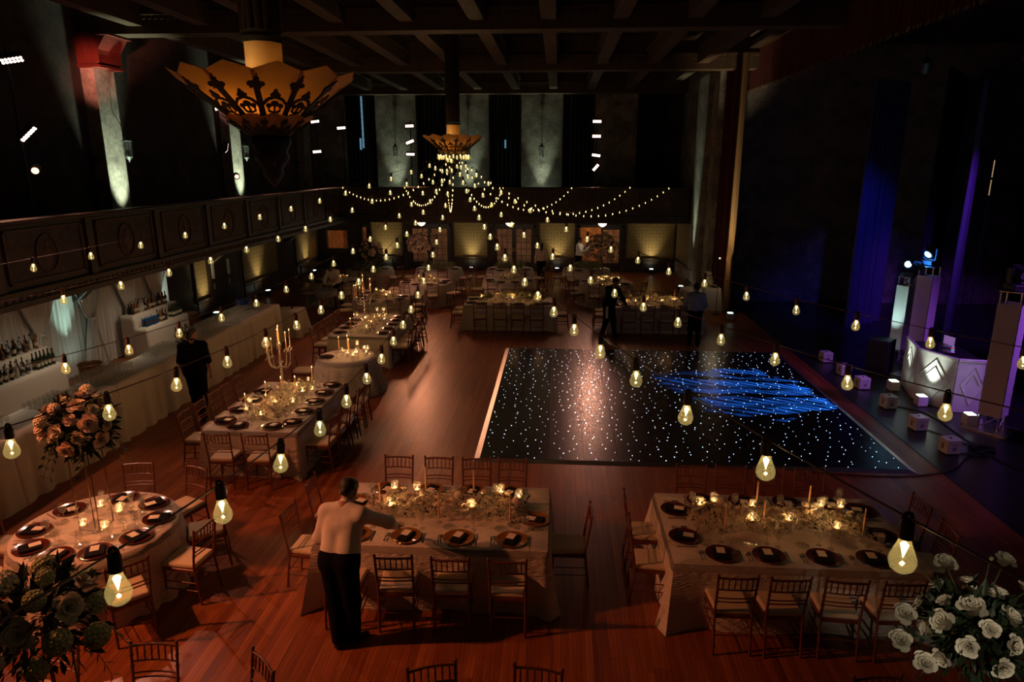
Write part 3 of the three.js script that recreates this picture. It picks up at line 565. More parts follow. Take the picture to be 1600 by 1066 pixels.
function candelabra(x, z, flames, label) {
  const t = thing('candelabra', label, 'candelabra', [x, Y0, z]), crystal = mat('cut crystal', [0.9, 0.88, 0.86], 0.08, { transmission: 0.55, thickness: 0, ior: 1.5 });
  part('base', lathe([[0.001, 0], [0.1, 0], [0.1, 0.012], [0.05, 0.03], [0.025, 0.05], [0.001, 0.05]], 16), crystal, t);
  const st = []; for (let i = 0; i < 9; i++) st.push(xf(new THREE.OctahedronGeometry(0.03, 1), [0, 0.07 + i * 0.052, 0], [0, i, 0], [1, 0.95, 1]));
  part('stem', merge(st, cyl(0.009, 0.009, 0.5, 0, 0.04, 0, 6)), crystal, t);
  flames.forEach(([dx, dz, y], i) => {
    const H = 0.3, cup = y - Y0 - H - 0.03, L = Math.hypot(dx, dz);
    if (L > 0.02) part('arm', tube([[0, 0.42, 0], [dx * 0.35, 0.36, dz * 0.35], [dx * 0.75, 0.4, dz * 0.75], [dx, cup - 0.02, dz]], 0.008, 12, 6), crystal, t); else part('arm', cyl(0.01, 0.01, cup - 0.5, 0, 0.5, 0, 6), crystal, t);
    part('drip_pan', lathe([[0.001, 0], [0.02, 0], [0.048, 0.012], [0.044, 0.014], [0.018, 0.006], [0.016, 0.03], [0.001, 0.02]], 12), crystal, t, [dx, cup - 0.022, dz]);
    for (let k = 0; k < 3; k++) part('crystal_drop', new THREE.OctahedronGeometry(0.011, 0).scale(1, 2, 1), crystal, t, [dx + 0.042 * Math.cos(k * 2.1 + i), cup - 0.04, dz + 0.042 * Math.sin(k * 2.1 + i)]);
    taper(x + dx, z + dz, Y0 + cup, H, true, `in ${label.split(' ').slice(0, 0).join(' ')}${label.includes('nearest') ? 'the nearest candelabra' : 'the farther candelabra'}, ${ORD[i]} arm`, 'tapers of a candelabra', false);
  });
}

// ================================================================ flowers
function petal(w, h, cup, curl, tilt, r, a, y) { // a curved patch growing outwards
  const g = new THREE.PlaneGeometry(w, h, 3, 3), p = g.attributes.position;
  for (let i = 0; i < p.count; i++) {
    const u = p.getX(i) / (w / 2), v = p.getY(i) / h + 0.5, taperW = 0.45 + 0.75 * Math.sin(Math.min(1, v * 1.15) * PI * 0.62);
    p.setXYZ(i, u * w / 2 * taperW, v * h * (1 - 0.12 * u * u), cup * u * u * w - curl * v * v * h);
  }
  g.rotateX(-tilt); g.translate(0, y, -r); g.rotateY(a); return g;
}
function rose(R, s0) { // petals in a golden-angle spiral, opening and curling outwards
  const gs = [], n = 26;
  for (let i = 0; i < n; i++) {
    const f = i / (n - 1), w = R * (0.5 + 0.62 * f) * (0.9 + 0.2 * hash2(i, s0)), h = R * (0.55 + 0.5 * f), g = new THREE.PlaneGeometry(w, h, 4, 3), p = g.attributes.position;
    for (let k = 0; k < p.count; k++) { const u = p.getX(k) / (w / 2), v = p.getY(k) / h + 0.5, tw = 0.4 + 0.62 * Math.sqrt(Math.max(0, Math.sin(Math.min(1, v) * PI * 0.66))); p.setXYZ(k, u * w / 2 * tw, v * h * (1 - 0.16 * u * u), (0.34 - 0.16 * f) * u * u * w * (1 - 0.3 * v) - (0.08 + 0.42 * f * f) * v * v * v * h + 0.03 * R * f * Math.sin(u * 5 + i) * v); }
    g.rotateX(-(0.02 + 1.02 * Math.pow(f, 1.25))); g.translate(0, R * (0.22 - 0.2 * f), -R * (0.05 + 0.15 * f)); g.rotateY(i * 2.39996 + s0); gs.push(g);
  }
  return merge(gs);
}
function hydrangea(R, s0, n = 64) {
  const gs = []; for (let i = 0; i < n; i++) { const y = 1 - 1.5 * (i + 0.5) / n, a = i * 2.399 + s0, q = Math.sqrt(Math.max(0, 1 - y * y)); const N = V3(q * Math.cos(a), y, q * Math.sin(a));
    const f = merge([0, 1, 2, 3].map(k => petal(R * 0.24, R * 0.2, 0.1, 0.1, 1.1, 0, k * PI / 2 + a, 0))); Q.setFromUnitVectors(V3(0, 1, 0), N); M4.compose(N.clone().multiplyScalar(R * 0.82).add(V3(0, R * 0.45, 0)), Q, V3(1, 1, 1)); f.applyMatrix4(M4); gs.push(f); }
  gs.push(xf(new THREE.SphereGeometry(R * 0.75, 8, 6), [0, R * 0.45, 0])); return merge(gs);
}
const ROSES = [0, 1, 2].map(k => rose(1, k)), HYD = [0, 1].map(k => hydrangea(1, k));
const budGeo = merge(xf(new THREE.SphereGeometry(0.5, 7, 6), [0, 0.6, 0], [0, 0, 0], [0.8, 1.3, 0.8]), petal(0.9, 1.1, 0.3, 0.05, 0.2, 0.2, 0, 0), petal(0.9, 1.1, 0.3, 0.05, 0.2, 0.2, 2.1, 0), petal(0.9, 1.1, 0.3, 0.05, 0.2, 0.2, 4.2, 0));
function leafAt(p, dir, size, roll = 0) { // a folded pointed leaf
  const s = size, v = [[0, 0, 0], [0.22 * s, 0.03 * s, -0.4 * s], [0, -0.02 * s, -0.5 * s], [-0.22 * s, 0.03 * s, -0.4 * s], [0, -0.05 * s, -s]];
  const f = [[0, 1, 2], [0, 2, 3], [1, 4, 2], [2, 4, 3]], g = new THREE.BufferGeometry(), pos = []; f.forEach(t => t.forEach(i => pos.push(...v[i])));
  g.setAttribute('position', new THREE.Float32BufferAttribute(pos, 3)); Q.setFromUnitVectors(V3(0, 0, -1), dir.clone().normalize()); g.rotateZ(roll); M4.compose(p, Q, V3(1, 1, 1)); g.applyMatrix4(M4); g.computeVertexNormals(); return g;
}
function bloomPart(parent, geo, m, p, N, size, name) {
  const o = part(name, geo, m, parent); Q.setFromUnitVectors(V3(0, 1, 0), N.clone().normalize()); o.quaternion.copy(Q); o.rotateY(rr(0, TAU)); o.position.copy(p); o.scale.setScalar(size); return o;
}
// a loose ball of blooms and leaves: c = centre (local), R = radii
function bouquet(t, c, R, nBloom, o = {}) {
  const { size = 0.075, mats = [MT.petalWhite], leaf = MT.leaf, leaves = 260, leafSize = 0.1, trail = 5, low = -0.35, kinds = ROSES, list } = o, gs = [];
  const dirs = list || Array.from({ length: nBloom }, (_, i) => { const y = 1 - (1 - low) * (i + 0.5) / nBloom, a = i * 2.399 + c[0] * 7, q = Math.sqrt(Math.max(0, 1 - y * y)); return [q * Math.cos(a), y, q * Math.sin(a), 1]; });
  dirs.forEach(([dx, dy, dz, k = 1], i) => { const N = V3(dx, dy, dz), j = rr(0.86, 1.06) * k; bloomPart(t, kinds[i % kinds.length], mats[Math.floor(rnd() * mats.length)], V3(c[0] + dx * R[0] * j, c[1] + dy * R[1] * j, c[2] + dz * R[2] * j), N, size * rr(0.75, 1.25), 'bloom'); });
  for (let i = 0; i < leaves; i++) { const a = rr(0, TAU), y = rr(-0.75, 1), q = Math.sqrt(1 - y * y), N = V3(q * Math.cos(a), y, q * Math.sin(a)), k = rr(0.3, 1.02); gs.push(leafAt(V3(c[0] + N.x * R[0] * k, c[1] + N.y * R[1] * k, c[2] + N.z * R[2] * k), N.clone().add(V3(rr(-0.7, 0.7), rr(-0.8, 0.4), rr(-0.7, 0.7))), leafSize * rr(0.6, 1.3), rr(-1, 1))); }
  part('foliage', merge(gs), leaf, t).userData.kind = 'stuff';
  for (let k = 0; k < trail; k++) {
    const a = TAU * (k + 0.3) / trail + rr(-0.3, 0.3), pts = []; for (let i = 0; i <= 5; i++) { const f = i / 5; pts.push(V3(c[0] + Math.cos(a) * R[0] * (0.7 + 0.55 * f), c[1] - R[1] * (0.35 + 0.75 * f * f), c[2] + Math.sin(a) * R[2] * (0.7 + 0.55 * f))); }
    const lg = [tube(pts, 0.003, 10, 4)]; for (let i = 1; i <= 5; i++) for (const s of [-1, 1]) lg.push(leafAt(pts[i], V3(Math.cos(a + s), -0.5, Math.sin(a + s)), leafSize * rr(0.5, 0.8), 0));
    part('trailing_sprig', merge(lg), leaf, t);
  }
}
const gypGeo = new THREE.IcosahedronGeometry(0.007, 0);
function gypsophila(t, n, place, m = MT.gyp) {
  const I = new THREE.InstancedMesh(gypGeo, m, n); I.name = 'gypsophila'; I.userData.kind = 'stuff';
  for (let i = 0; i < n; i++) { const [x, y, z] = place(); M4.compose(V3(x, y, z), Q.identity(), V3(1, 1, 1).multiplyScalar(rr(0.6, 1.4))); I.setMatrixAt(i, M4); }
  t.add(I);
}
function runner(x, z, len, width, turn, label, o = {}) {
  const { blooms = 34, gyp = 2600, size = 0.042, hgt = 0.17, mats = [MT.petalWhite, MT.petalWhite, MT.petalPeach], leafM = MT.leaf } = o;
  const t = thing('floral_runner', label, 'flowers', [x, Y0, z], turn), prof = u => Math.sqrt(Math.max(0, 1 - Math.pow(Math.abs(u), 3)));
  for (let i = 0; i < blooms; i++) { const u = -0.94 + 1.88 * (i + rr(0.2, 0.8)) / blooms, v = rr(-0.85, 0.85), h = hgt * prof(v) * prof(u) * rr(0.75, 1.1) + 0.02; bloomPart(t, rnd() < 0.75 ? ROSES[i % 3] : HYD[i % 2], mats[i % mats.length], V3(u * len / 2, h, v * width / 2), V3(rr(-0.4, 0.4), 1, v * 0.9 + rr(-0.2, 0.4)), size * rr(0.75, 1.35), 'bloom'); }
  gypsophila(t, gyp, () => { const u = rr(-1, 1), v = rr(-1, 1), w = prof(u); return [u * len / 2, Math.max(0.008, hgt * prof(v) * w * Math.pow(rnd(), 0.45)), v * width / 2 * (0.8 + 0.25 * rnd())]; });
  const gs = []; for (let i = 0; i < 260; i++) { const u = rr(-1, 1), v = rr(-1, 1); gs.push(leafAt(V3(u * len / 2, Math.max(0.012, hgt * 0.75 * rnd()), v * width / 2 * 0.95), V3(rr(-1, 1), rr(0, 0.9), v + rr(-0.5, 0.5)), rr(0.03, 0.075), rr(-1, 1))); }
  part('greenery', merge(gs), leafM, t).userData.kind = 'stuff';
  return t;
}
// tall gilded stand with a bouquet
function tallStand(x, z, top, R, label, o = {}) {
  const t = thing('tall_flower_arrangement', label, 'flowers', [x, o.y || Y0, z]), H = top, w = o.w || 0.1;
  part('base_plate', box(w * 2.1, 0.008, w * 2.1, 0, 0.004, 0), MT.bronze, t);
  for (const [a, b] of [[-1, -1], [1, -1], [1, 1], [-1, 1]]) part('stand_rod', rod([a * w, 0.01, b * w], [a * w, H, b * w], 0.007, 6), MT.bronze, t);
  part('stand_ring', merge([[-1, -1, 1, -1], [1, -1, 1, 1], [1, 1, -1, 1], [-1, 1, -1, -1]].map(([a, b, c, d]) => rod([a * w, H, b * w], [c * w, H, d * w], 0.006, 5))), MT.bronze, t);
  bouquet(t, [0, H + R[1] * 0.75, 0], R, o.n || 26, o);
  return t;
}
// ================================================================ tables laid out on the floor
function orient(side) { return { near: 0, far: PI, right: PI / 2, left: -PI / 2 }[side]; }
const sideWord = { near: 'near side', far: 'far side', left: 'bar end', right: 'stage end' };
// seats along one side: [x positions or z positions]
function row(T, side, list, chairOff, plateOff, o = {}) {
  list.forEach((q, i) => {
    const n = list.length, from = side === 'near' || side === 'far' ? 'the bar' : 'the viewer', ord = n > 1 ? `${ORD[i]} from ${from}, ` : '';
    const a = orient(side), nx = Math.sin(a), nz = Math.cos(a);
    const ex = side === 'left' ? T.x - T.w / 2 : side === 'right' ? T.x + T.w / 2 : q, ez = side === 'near' ? T.z + T.d / 2 : side === 'far' ? T.z - T.d / 2 : q;
    const sw = T.long ? { near: 'near end', far: 'far end', left: 'bar side', right: 'dance floor side' }[side] : sideWord[side];
    const where = `${ord}${sw}, ${T.tag}`;
    if (!o.noChair || !o.noChair.includes(i)) chair(ex + nx * chairOff, ez + nz * chairOff, a, `mahogany bamboo-turned chair, ${where}`, 'chairs at ' + T.tag, T.z > -13.2);
    if (plateOff && (!o.noPlate || !o.noPlate.includes(i))) setting(ex - nx * plateOff, ez - nz * plateOff, a, `${where}`, T.full, T.charger, 'at ' + T.tag);
  });
}
function ringSeats(T, angles, full, o = {}) {
  angles.forEach((deg, i) => {
    const b = deg * PI / 180, nx = Math.cos(b), nz = Math.sin(b), a = Math.atan2(nx, nz), where = `${ORD[i]} clockwise, ${T.tag}`;
    const R = T.r + 0.29;
    if (!o.plateOnly) chair(T.x + nx * R, T.z + nz * R, a, `mahogany bamboo-turned chair, ${where}`, 'chairs at ' + T.tag, T.z > -13.2);
  });
  (o.plates || angles).forEach((deg, i) => { const b = deg * PI / 180, nx = Math.cos(b), nz = Math.sin(b), where = `${ORD[i]} clockwise, ${T.tag}`; setting(T.x + nx * (T.r - 0.2), T.z + nz * (T.r - 0.2), Math.atan2(nx, nz), where, full, T.charger, 'at ' + T.tag); });
}
const cs = (list, hs, where, group, k) => [...list].sort((a, b) => a[0] - b[0]).forEach(([x, z], i) => floating(x, z, hs[i % hs.length], `${ORD[i % 10]} from the bar, ${where.replace('on the ', '').replace('on ', '')}`, group, k));
// --- front table served by the waiter
const F1 = { x: -1.36, z: -7.41, w: 2.62, d: 1.52, tag: 'bending waiter\'s table', full: 2, charger: MT.chargerAmber };
rectTable({ ...F1, cloth: 'champagne crinkled tablecloth on the bending waiter\'s table' });
row(F1, 'near', [-2.24, -1.66, -1.06, -0.46], 0.2, 0.2); row(F1, 'far', [-2.15, -1.59, -1.05, -0.57], 0.26, 0.17); row(F1, 'right', [-7.32], 0.24, 0.17); row(F1, 'left', [-7.1, -7.9], 0.2, 0.22, { noPlate: [0, 1] }); setting(F1.x - 1.08, -7.62, -PI / 2, 'alone at the bar end, bending waiter\'s table', 2, F1.charger, 'at bending waiter\'s table');
runner(-1.3, -7.5, 2.0, 0.52, 0, 'white rose and gypsophila runner on the bending waiter\'s table', { blooms: 44, gyp: 4200 });
cs([[-1.99, -7.74], [-1.64, -7.49], [-1.7, -7.72], [-1.94, -7.29], [-0.97, -7.32], [-0.65, -7.72], [-0.42, -7.6]], [0.24, 0.24, 0.24, 0.19, 0.24], 'on the bending waiter\'s table', 'floating candles at the bending waiter');
[[-2.11, -7.46], [-1.34, -7.2], [-1.63, -7.92], [-1.01, -7.88], [-0.5, -7.22]].forEach(([x, z], i) => taper(x, z, Y0, 0.3, false, `on the bending waiter's table, ${ORD[i]} one`, 'unlit tapers at the bending waiter'));
// --- front table beside the stage
const F2 = { x: 2.62, z: -7.32, w: 2.66, d: 1.62, tag: 'front table nearest the stage', full: 1, charger: MT.chargerRed };
rectTable({ ...F2, cloth: 'champagne crinkled tablecloth on the front table nearest the stage' });
row(F2, 'near', [1.83, 2.33, 2.9, 3.42], 0.19, 0.2); row(F2, 'far', [1.85, 2.36, 2.9, 3.42], 0.26, 0.19); row(F2, 'left', [-7.05, -7.68], 0.16, 0.2); row(F2, 'right', [-7.2, -7.8], 0.24, 0.22);
runner(2.62, -7.42, 2.0, 0.52, 0, 'white rose and gypsophila runner on the front table nearest the stage', { blooms: 44, gyp: 4200 });
cs([[2.69, -7.24], [3.03, -7.41], [3.18, -7.62], [3.2, -7.16], [3.41, -7.61], [1.75, -7.56], [1.94, -7.66], [2.39, -7.62], [2.27, -7.23]], [0.24, 0.24, 0.24, 0.19], 'on the front table nearest the stage', 'floating candles nearest the stage', 0.8);
[[1.97, -7.2], [2.43, -7.3], [3.08, -7.72], [3.5, -7.18], [2.49, -7.8]].forEach(([x, z], i) => taper(x, z, Y0, 0.3, false, `on the front table nearest the stage, ${ORD[i]} one`, 'unlit tapers nearest the stage'));
// --- near round table with the tall stand
const R1 = { x: -5.32, z: -6.86, r: 0.86, tag: 'round table with tall stand', charger: MT.chargerRed };
roundTable({ ...R1, cloth: 'pale crinkled cloth on the round table with tall stand' });
ringSeats(R1, [44, 6, -27, -68, -104, 180, 140], 1, { plates: [92, 57, 20, -18, -56, -98, -150, 165, 128] });
tallStand(R1.x, R1.z, 0.95, [0.35, 0.37, 0.35], 'tall blush and ivory rose arrangement on the round table by the bar', { n: 34, size: 0.072, kinds: [ROSES[0], ROSES[1], HYD[0], ROSES[2]], mats: [MT.petalPeach, MT.petalWhite, MT.petalPeach], leaves: 700, leafSize: 0.13, trail: 9, w: 0.12 });
cs([[-5.42, -7.1], [-5.33, -6.66], [-5.05, -6.63], [-5.08, -6.94], [-5.2, -7.14]], [0.19, 0.19, 0.14, 0.24], 'on the round table with tall stand', 'floating candles round the tall stand');
// --- long table with the nearest candelabra
const L1 = { x: -4.83, z: -11.08, w: 1.55, d: 2.52, long: true, tag: 'nearest long table', full: 1, charger: MT.chargerRed };
rectTable({ ...L1, cloth: 'champagne tablecloth on the nearest long table' });
const zl = [-10.22, -10.74, -11.24, -11.72, -12.18];
row(L1, 'near', [-5.1, -4.52], 0.26, 0.2); row(L1, 'right', zl, 0.25, 0.2); row(L1, 'left', zl, 0.25, 0.2, { noPlate: [4] });
runner(L1.x - 0.02, -11.25, 1.9, 0.5, PI / 2, 'low white flower runner on the nearest long table', { blooms: 34, gyp: 3600 });
candelabra(-5.2, -12.12, [[-0.22, 0.02, 1.8], [-0.2, 0.1, 1.67], [-0.06, -0.1, 1.85], [0.0, 0.0, 1.94], [-0.09, 0.14, 1.73], [0.1, -0.08, 1.8], [0.06, 0.14, 1.65], [0.22, 0.02, 1.88]], 'tall crystal candelabra on the nearest long table');
cs([[-4.84, -10.31], [-4.77, -10.75], [-4.52, -10.9], [-4.52, -11.37], [-4.45, -11.66], [-4.72, -12.2], [-4.79, -11.78], [-5.27, -10.86], [-5.12, -10.4]], [0.19, 0.24, 0.14], 'on the nearest long table', 'floating candles on the nearest long table');
[[-5.22, -10.6], [-5.1, -11.15], [-4.86, -10.6], [-4.7, -11.5], [-4.66, -12.26], [-4.94, -11.45]].forEach(([x, z], i) => taper(x, z, Y0, 0.26 + 0.04 * (i % 2), true, `on the nearest long table, ${ORD[i]} one`, 'lit tapers on the nearest long table'));
// --- small round table
const C1 = { x: -4.6, z: -14.25, r: 0.61, tag: 'small round candle table', charger: MT.chargerRed };
roundTable({ ...C1, cloth: 'ivory cloth of the small round candle table between long tables', opt: { flare: 0.2, fold: 0.05 } });
cs([[-4.55, -14.16], [-4.34, -13.86], [-4.49, -14.7], [-4.3, -14.6], [-4.16, -14.26], [-4.18, -14.45], [-4.29, -14.0], [-4.68, -14.22]], [0.19, 0.14, 0.24], 'on the small round candle table', 'floating candles on the small round table');
[[-4.85, -14.5], [-4.56, -14.3], [-4.7, -14.66]].forEach(([x, z], i) => taper(x, z, Y0, 0.28, true, `on the small round candle table, ${ORD[i]} one`, 'lit tapers on the small round table'));
setting(-5.02, -14.1, -PI / 2, 'bar side, small round candle table', 0, MT.chargerRed, 'at the small round candle table');
chair(-5.55, -14.1, -PI / 2, 'mahogany bamboo-turned chair drawn up to the small round candle table', 'chair at the small round table', false);
// --- long table behind
const L2 = { x: -4.86, z: -17.28, w: 1.5, d: 2.56, long: true, tag: 'farther long table', full: 0, charger: MT.chargerRed };
rectTable({ ...L2, cloth: 'champagne tablecloth on the farther long table' });
const zl2 = [-16.35, -16.85, -17.33, -17.8, -18.25];
row(L2, 'right', zl2, 0.25, 0.2); row(L2, 'left', zl2, 0.25, 0.2, { noPlate: [4] });
runner(L2.x, -17.3, 2.0, 0.5, PI / 2, 'low white flower runner on the farther long table', { blooms: 22, gyp: 2600 });
candelabra(-5.3, -18.2, [[-0.25, 0.02, 1.66], [-0.18, 0.08, 1.68], [0.0, 0.0, 1.94], [0.02, 0.1, 1.82], [-0.06, 0.14, 1.63], [0.19, -0.02, 1.84], [0.22, 0.06, 1.69]], 'tall crystal candelabra on the farther long table');
cs([[-5.36, -17.7], [-4.72, -16.3], [-4.8, -17.05], [-5.0, -18.4], [-4.77, -17.74], [-4.65, -17.88], [-4.51, -17.26], [-4.8, -18.37], [-5.08, -17.5]], [0.24, 0.19], 'on the farther long table', 'floating candles on the farther long table');
[[-5.2, -16.9], [-5.15, -16.4], [-4.6, -16.65]].forEach(([x, z], i) => taper(x, z, Y0, 0.28, true, `on the farther long table, ${ORD[i]} one`, 'lit tapers on the farther long table'));
// --- rounds behind
const rounds = [
  [{ x: -5.55, z: -21.05, r: 0.88, tag: 'round table past farther candelabra', charger: MT.chargerRed }, [60, 20, -20, 100, 150, 190, -80], [[-5.83, -21.5], [-5.57, -21.35], [-5.32, -21.2], [-5.3, -20.7], [-5.7, -20.9]]],
  [{ x: -4.72, z: -24.2, r: 0.93, tag: 'round table before peach blossoms', charger: MT.chargerRed }, [70, 25, -10, 110, 155, 190], [[-5.0, -24.3], [-4.75, -24.0], [-4.6, -24.35], [-4.4, -24.1]]],
  [{ x: -1.75, z: -24.9, r: 0.95, tag: 'round table behind middle rear table', charger: MT.chargerRed }, [70, 20, 110, 160], [[-1.9, -24.9]]],
  [{ x: 1.78, z: -24.5, r: 0.95, tag: 'round table behind black-clad waiter', charger: MT.chargerRed }, [70, 30, 110, 150, 190], [[1.5, -24.5], [1.62, -24.3], [1.95, -24.5], [2.2, -24.4], [1.8, -24.7]]],
  [{ x: -8.0, z: -24.2, r: 0.9, tag: 'round table behind tray waiter', charger: MT.chargerRed }, [60, 130, 170, 20], [[-7.9, -24.2], [-7.7, -24.4]]]
];
for (const [T, ang, fl] of rounds) {
  roundTable({ ...T, cloth: 'champagne cloth on the ' + T.tag }); ringSeats(T, ang, 0);
  const t = runner(T.x, T.z, 0.9, 0.75, 0.4, 'low pale flower mound on the ' + T.tag, { blooms: 10, gyp: 1200, size: 0.055, hgt: 0.16 });
  cs(fl.map(([x, z]) => [x, z]), [0.24, 0.19], 'on the ' + T.tag, 'floating candles on the ' + T.tag, 1.2);
}
// unlit rear rounds under the balcony with sage foliage
const rear = [[-7.65, -27.4, 'rear round table by open doorway'], [-4.8, -27.5, 'rear round table under peach blossoms'], [-1.9, -27.6, 'rear round table before middle doors'], [1.2, -27.8, 'rear round table beside the florist']];
for (const [x, z, tag] of rear) {
  const T = { x, z, r: 0.93, tag, charger: MT.chargerRed };
  roundTable({ ...T, cloth: 'ivory cloth on the ' + tag }); ringSeats(T, [75, 20, 120, 165], 0);
  const t = thing('foliage_centrepiece', 'loose sage and white foliage mound on the ' + tag, 'flowers', [x, Y0, z]), gs = [];
  for (let i = 0; i < 420; i++) { const a = rr(0, TAU), q = rr(0.1, 0.62); gs.push(leafAt(V3(q * Math.cos(a), 0.02 + 0.14 * rnd(), q * Math.sin(a)), V3(Math.cos(a) * 0.5 + rr(-0.5, 0.5), 1, Math.sin(a) * 0.5 + rr(-0.5, 0.5)), rr(0.08, 0.2), rr(-1, 1))); }
  part('foliage', merge(gs), MT.leafPale, t).userData.kind = 'stuff';
  gypsophila(t, 900, () => { const a = rr(0, TAU), q = rr(0.1, 0.65); return [q * Math.cos(a), 0.03 + 0.26 * rnd() * (1 - q * 0.6), q * Math.sin(a)]; });
}
const peachTall = { size: 0.11, leaves: 220, leafSize: 0.12, trail: 4, w: 0.09 };
tallStand(-7.5, -27.2, 0.42, [0.42, 0.4, 0.4], 'tall dark foliage and blush flower arrangement before the lit wallpaper', { ...peachTall, n: 15, mats: [MT.petalPeach], leaves: 380 });
tallStand(-5.45, -27.5, 0.6, [0.6, 0.48, 0.5], 'tall peach blossom arrangement before the first glazed doors', { ...peachTall, n: 34, mats: [MT.petalPeach], low: -0.5 });
tallStand(1.75, -27.6, 0.35, [0.62, 0.62, 0.45], 'tall peach blossom arrangement beside the florist', { ...peachTall, n: 30, mats: [MT.petalPeach], low: -0.6 });
// --- rear rectangular tables
const M1 = { x: -1.45, z: -20.78, w: 2.7, d: 1.45, tag: 'middle rear table', full: 0, charger: MT.chargerRed };
rectTable({ ...M1, cloth: 'sage tinted tablecloth on the middle rear table' });
row(M1, 'near', [-2.26, -1.66, -1.13, -0.58], 0.22, 0.2); row(M1, 'left', [-20.4, -21.0], 0.2, 0.2); row(M1, 'right', [-20.4], 0.24, 0.2); row(M1, 'far', [-2.2, -1.6, -1.0, -0.5], 0.22, 0.2);
runner(-1.4, -20.75, 2.0, 0.6, 0, 'pale hydrangea runner on the middle rear table', { blooms: 26, gyp: 1800, size: 0.075, hgt: 0.2, mats: [MT.petalWhite, MT.petalGreen] });
cs([[-2.3, -20.6], [-1.75, -20.75], [-1.35, -20.5], [-0.85, -20.8], [-0.5, -20.6]], [0.24], 'on the middle rear table', 'floating candles on the middle rear table', 1.2);
[[-1.9, -20.95], [-1.1, -20.95]].forEach(([x, z], i) => taper(x, z, Y0, 0.34, false, `on the middle rear table, ${ORD[i]} one`, 'tapers on the middle rear table'));
const M2 = { x: 2.93, z: -20.68, w: 2.72, d: 1.45, tag: 'rear table nearest the stage', full: 0, charger: MT.chargerRed };
rectTable({ ...M2, cloth: 'dim champagne tablecloth on the rear table nearest the stage' });
row(M2, 'near', [2.1, 2.65, 3.2, 3.75], 0.22, 0.2); row(M2, 'left', [-20.35, -20.95], 0.2, 0.2); row(M2, 'far', [2.0, 2.6, 3.2, 3.8], 0.22, 0.2);
runner(2.95, -20.6, 2.1, 0.6, 0, 'dim pale flower runner on the rear table nearest the stage', { blooms: 24, gyp: 1800, size: 0.065, hgt: 0.2, mats: [MT.petalWhite, MT.petalGreen] });
cs([[2.0, -20.3], [2.35, -20.2], [2.75, -20.55], [3.15, -20.3], [3.55, -20.5]], [0.24], 'on the rear table nearest the stage', 'floating candles on the rear table nearest the stage', 1.2);
[[2.2, -20.85], [2.9, -20.9], [3.6, -20.85]].forEach(([x, z], i) => taper(x, z, Y0, 0.34, false, `on the rear table nearest the stage, ${ORD[i]} one`, 'tapers on the rear table nearest the stage'));
// --- loose chairs at the front edge: their round tables are below the picture
[[-3.34, -4.5, 0.12, 'mahogany bamboo-turned chair standing alone before the round table'], [-2.52, -4.42, -0.75, 'mahogany bamboo-turned chair turned half away at the lower edge'], [-0.88, -4.4, 0.35, 'mahogany bamboo-turned chair angled at the lower edge below the waiter'], [-0.13, -4.42, -0.1, 'mahogany bamboo-turned chair at the lower edge below the aisle'], [2.62, -4.5, 0.1, 'mahogany bamboo-turned chair beside the ivory rose arrangement'], [-4.28, -4.55, -0.2, 'mahogany bamboo-turned chair behind the near hydrangea arrangement']].forEach(([x, z, a, l]) => chair(x, z, a + PI, l, 'chairs at the lower edge'));
// ================================================================ string lights
const bulbGlass = mat('warm clear bulb glass', [1, 0.86, 0.5], 0.08, { transmission: 0.9, thickness: 0, ior: 1.35, emissive: lin(0.72, 0.63, 0.28), emissiveIntensity: 1 });
const filamentMat = glow('glowing bulb filament', [1, 0.88, 0.55], 7, [1, 0.9, 0.6]);
const bulbGeo = lathe([[0.012, 0], [0.016, -0.008], [0.024, -0.03], [0.034, -0.058], [0.036, -0.072], [0.031, -0.09], [0.018, -0.102], [0.001, -0.106]], 12);
const filamentGeo = merge(lathe([[0.001, -0.008], [0.012, -0.022], [0.001, -0.06]], 5), xf(new THREE.OctahedronGeometry(0.008, 0), [0, -0.078, 0]));
const socketGeo = merge(lathe([[0.001, 0.062], [0.014, 0.058], [0.019, 0.045], [0.019, 0.0], [0.016, -0.003], [0.001, -0.003]], 10), xf(new THREE.TorusGeometry(0.012, 0.006, 5, 8), [0, 0.062, 0]));
for (const g of [bulbGeo, filamentGeo, socketGeo]) g.scale(1.2, 1.15, 1.2);
const smallBulb = xf(bulbGeo, [0, 0, 0], [0, 0, 0], [0.6, 0.54, 0.6]), smallFil = xf(filamentGeo, [0, 0, 0], [0, 0, 0], [1.05, 0.65, 1.05]), smallSock = xf(socketGeo, [0, 0, 0], [0, 0, 0], [0.62, 0.65, 0.62]);
const socketMat = mat('brown bakelite socket', [0.1, 0.045, 0.035], 0.5), cableMat = mat('brown rubber festoon cable', [0.11, 0.05, 0.04], 0.55);
const HUB = [-2.93, 5.08, -19.6];
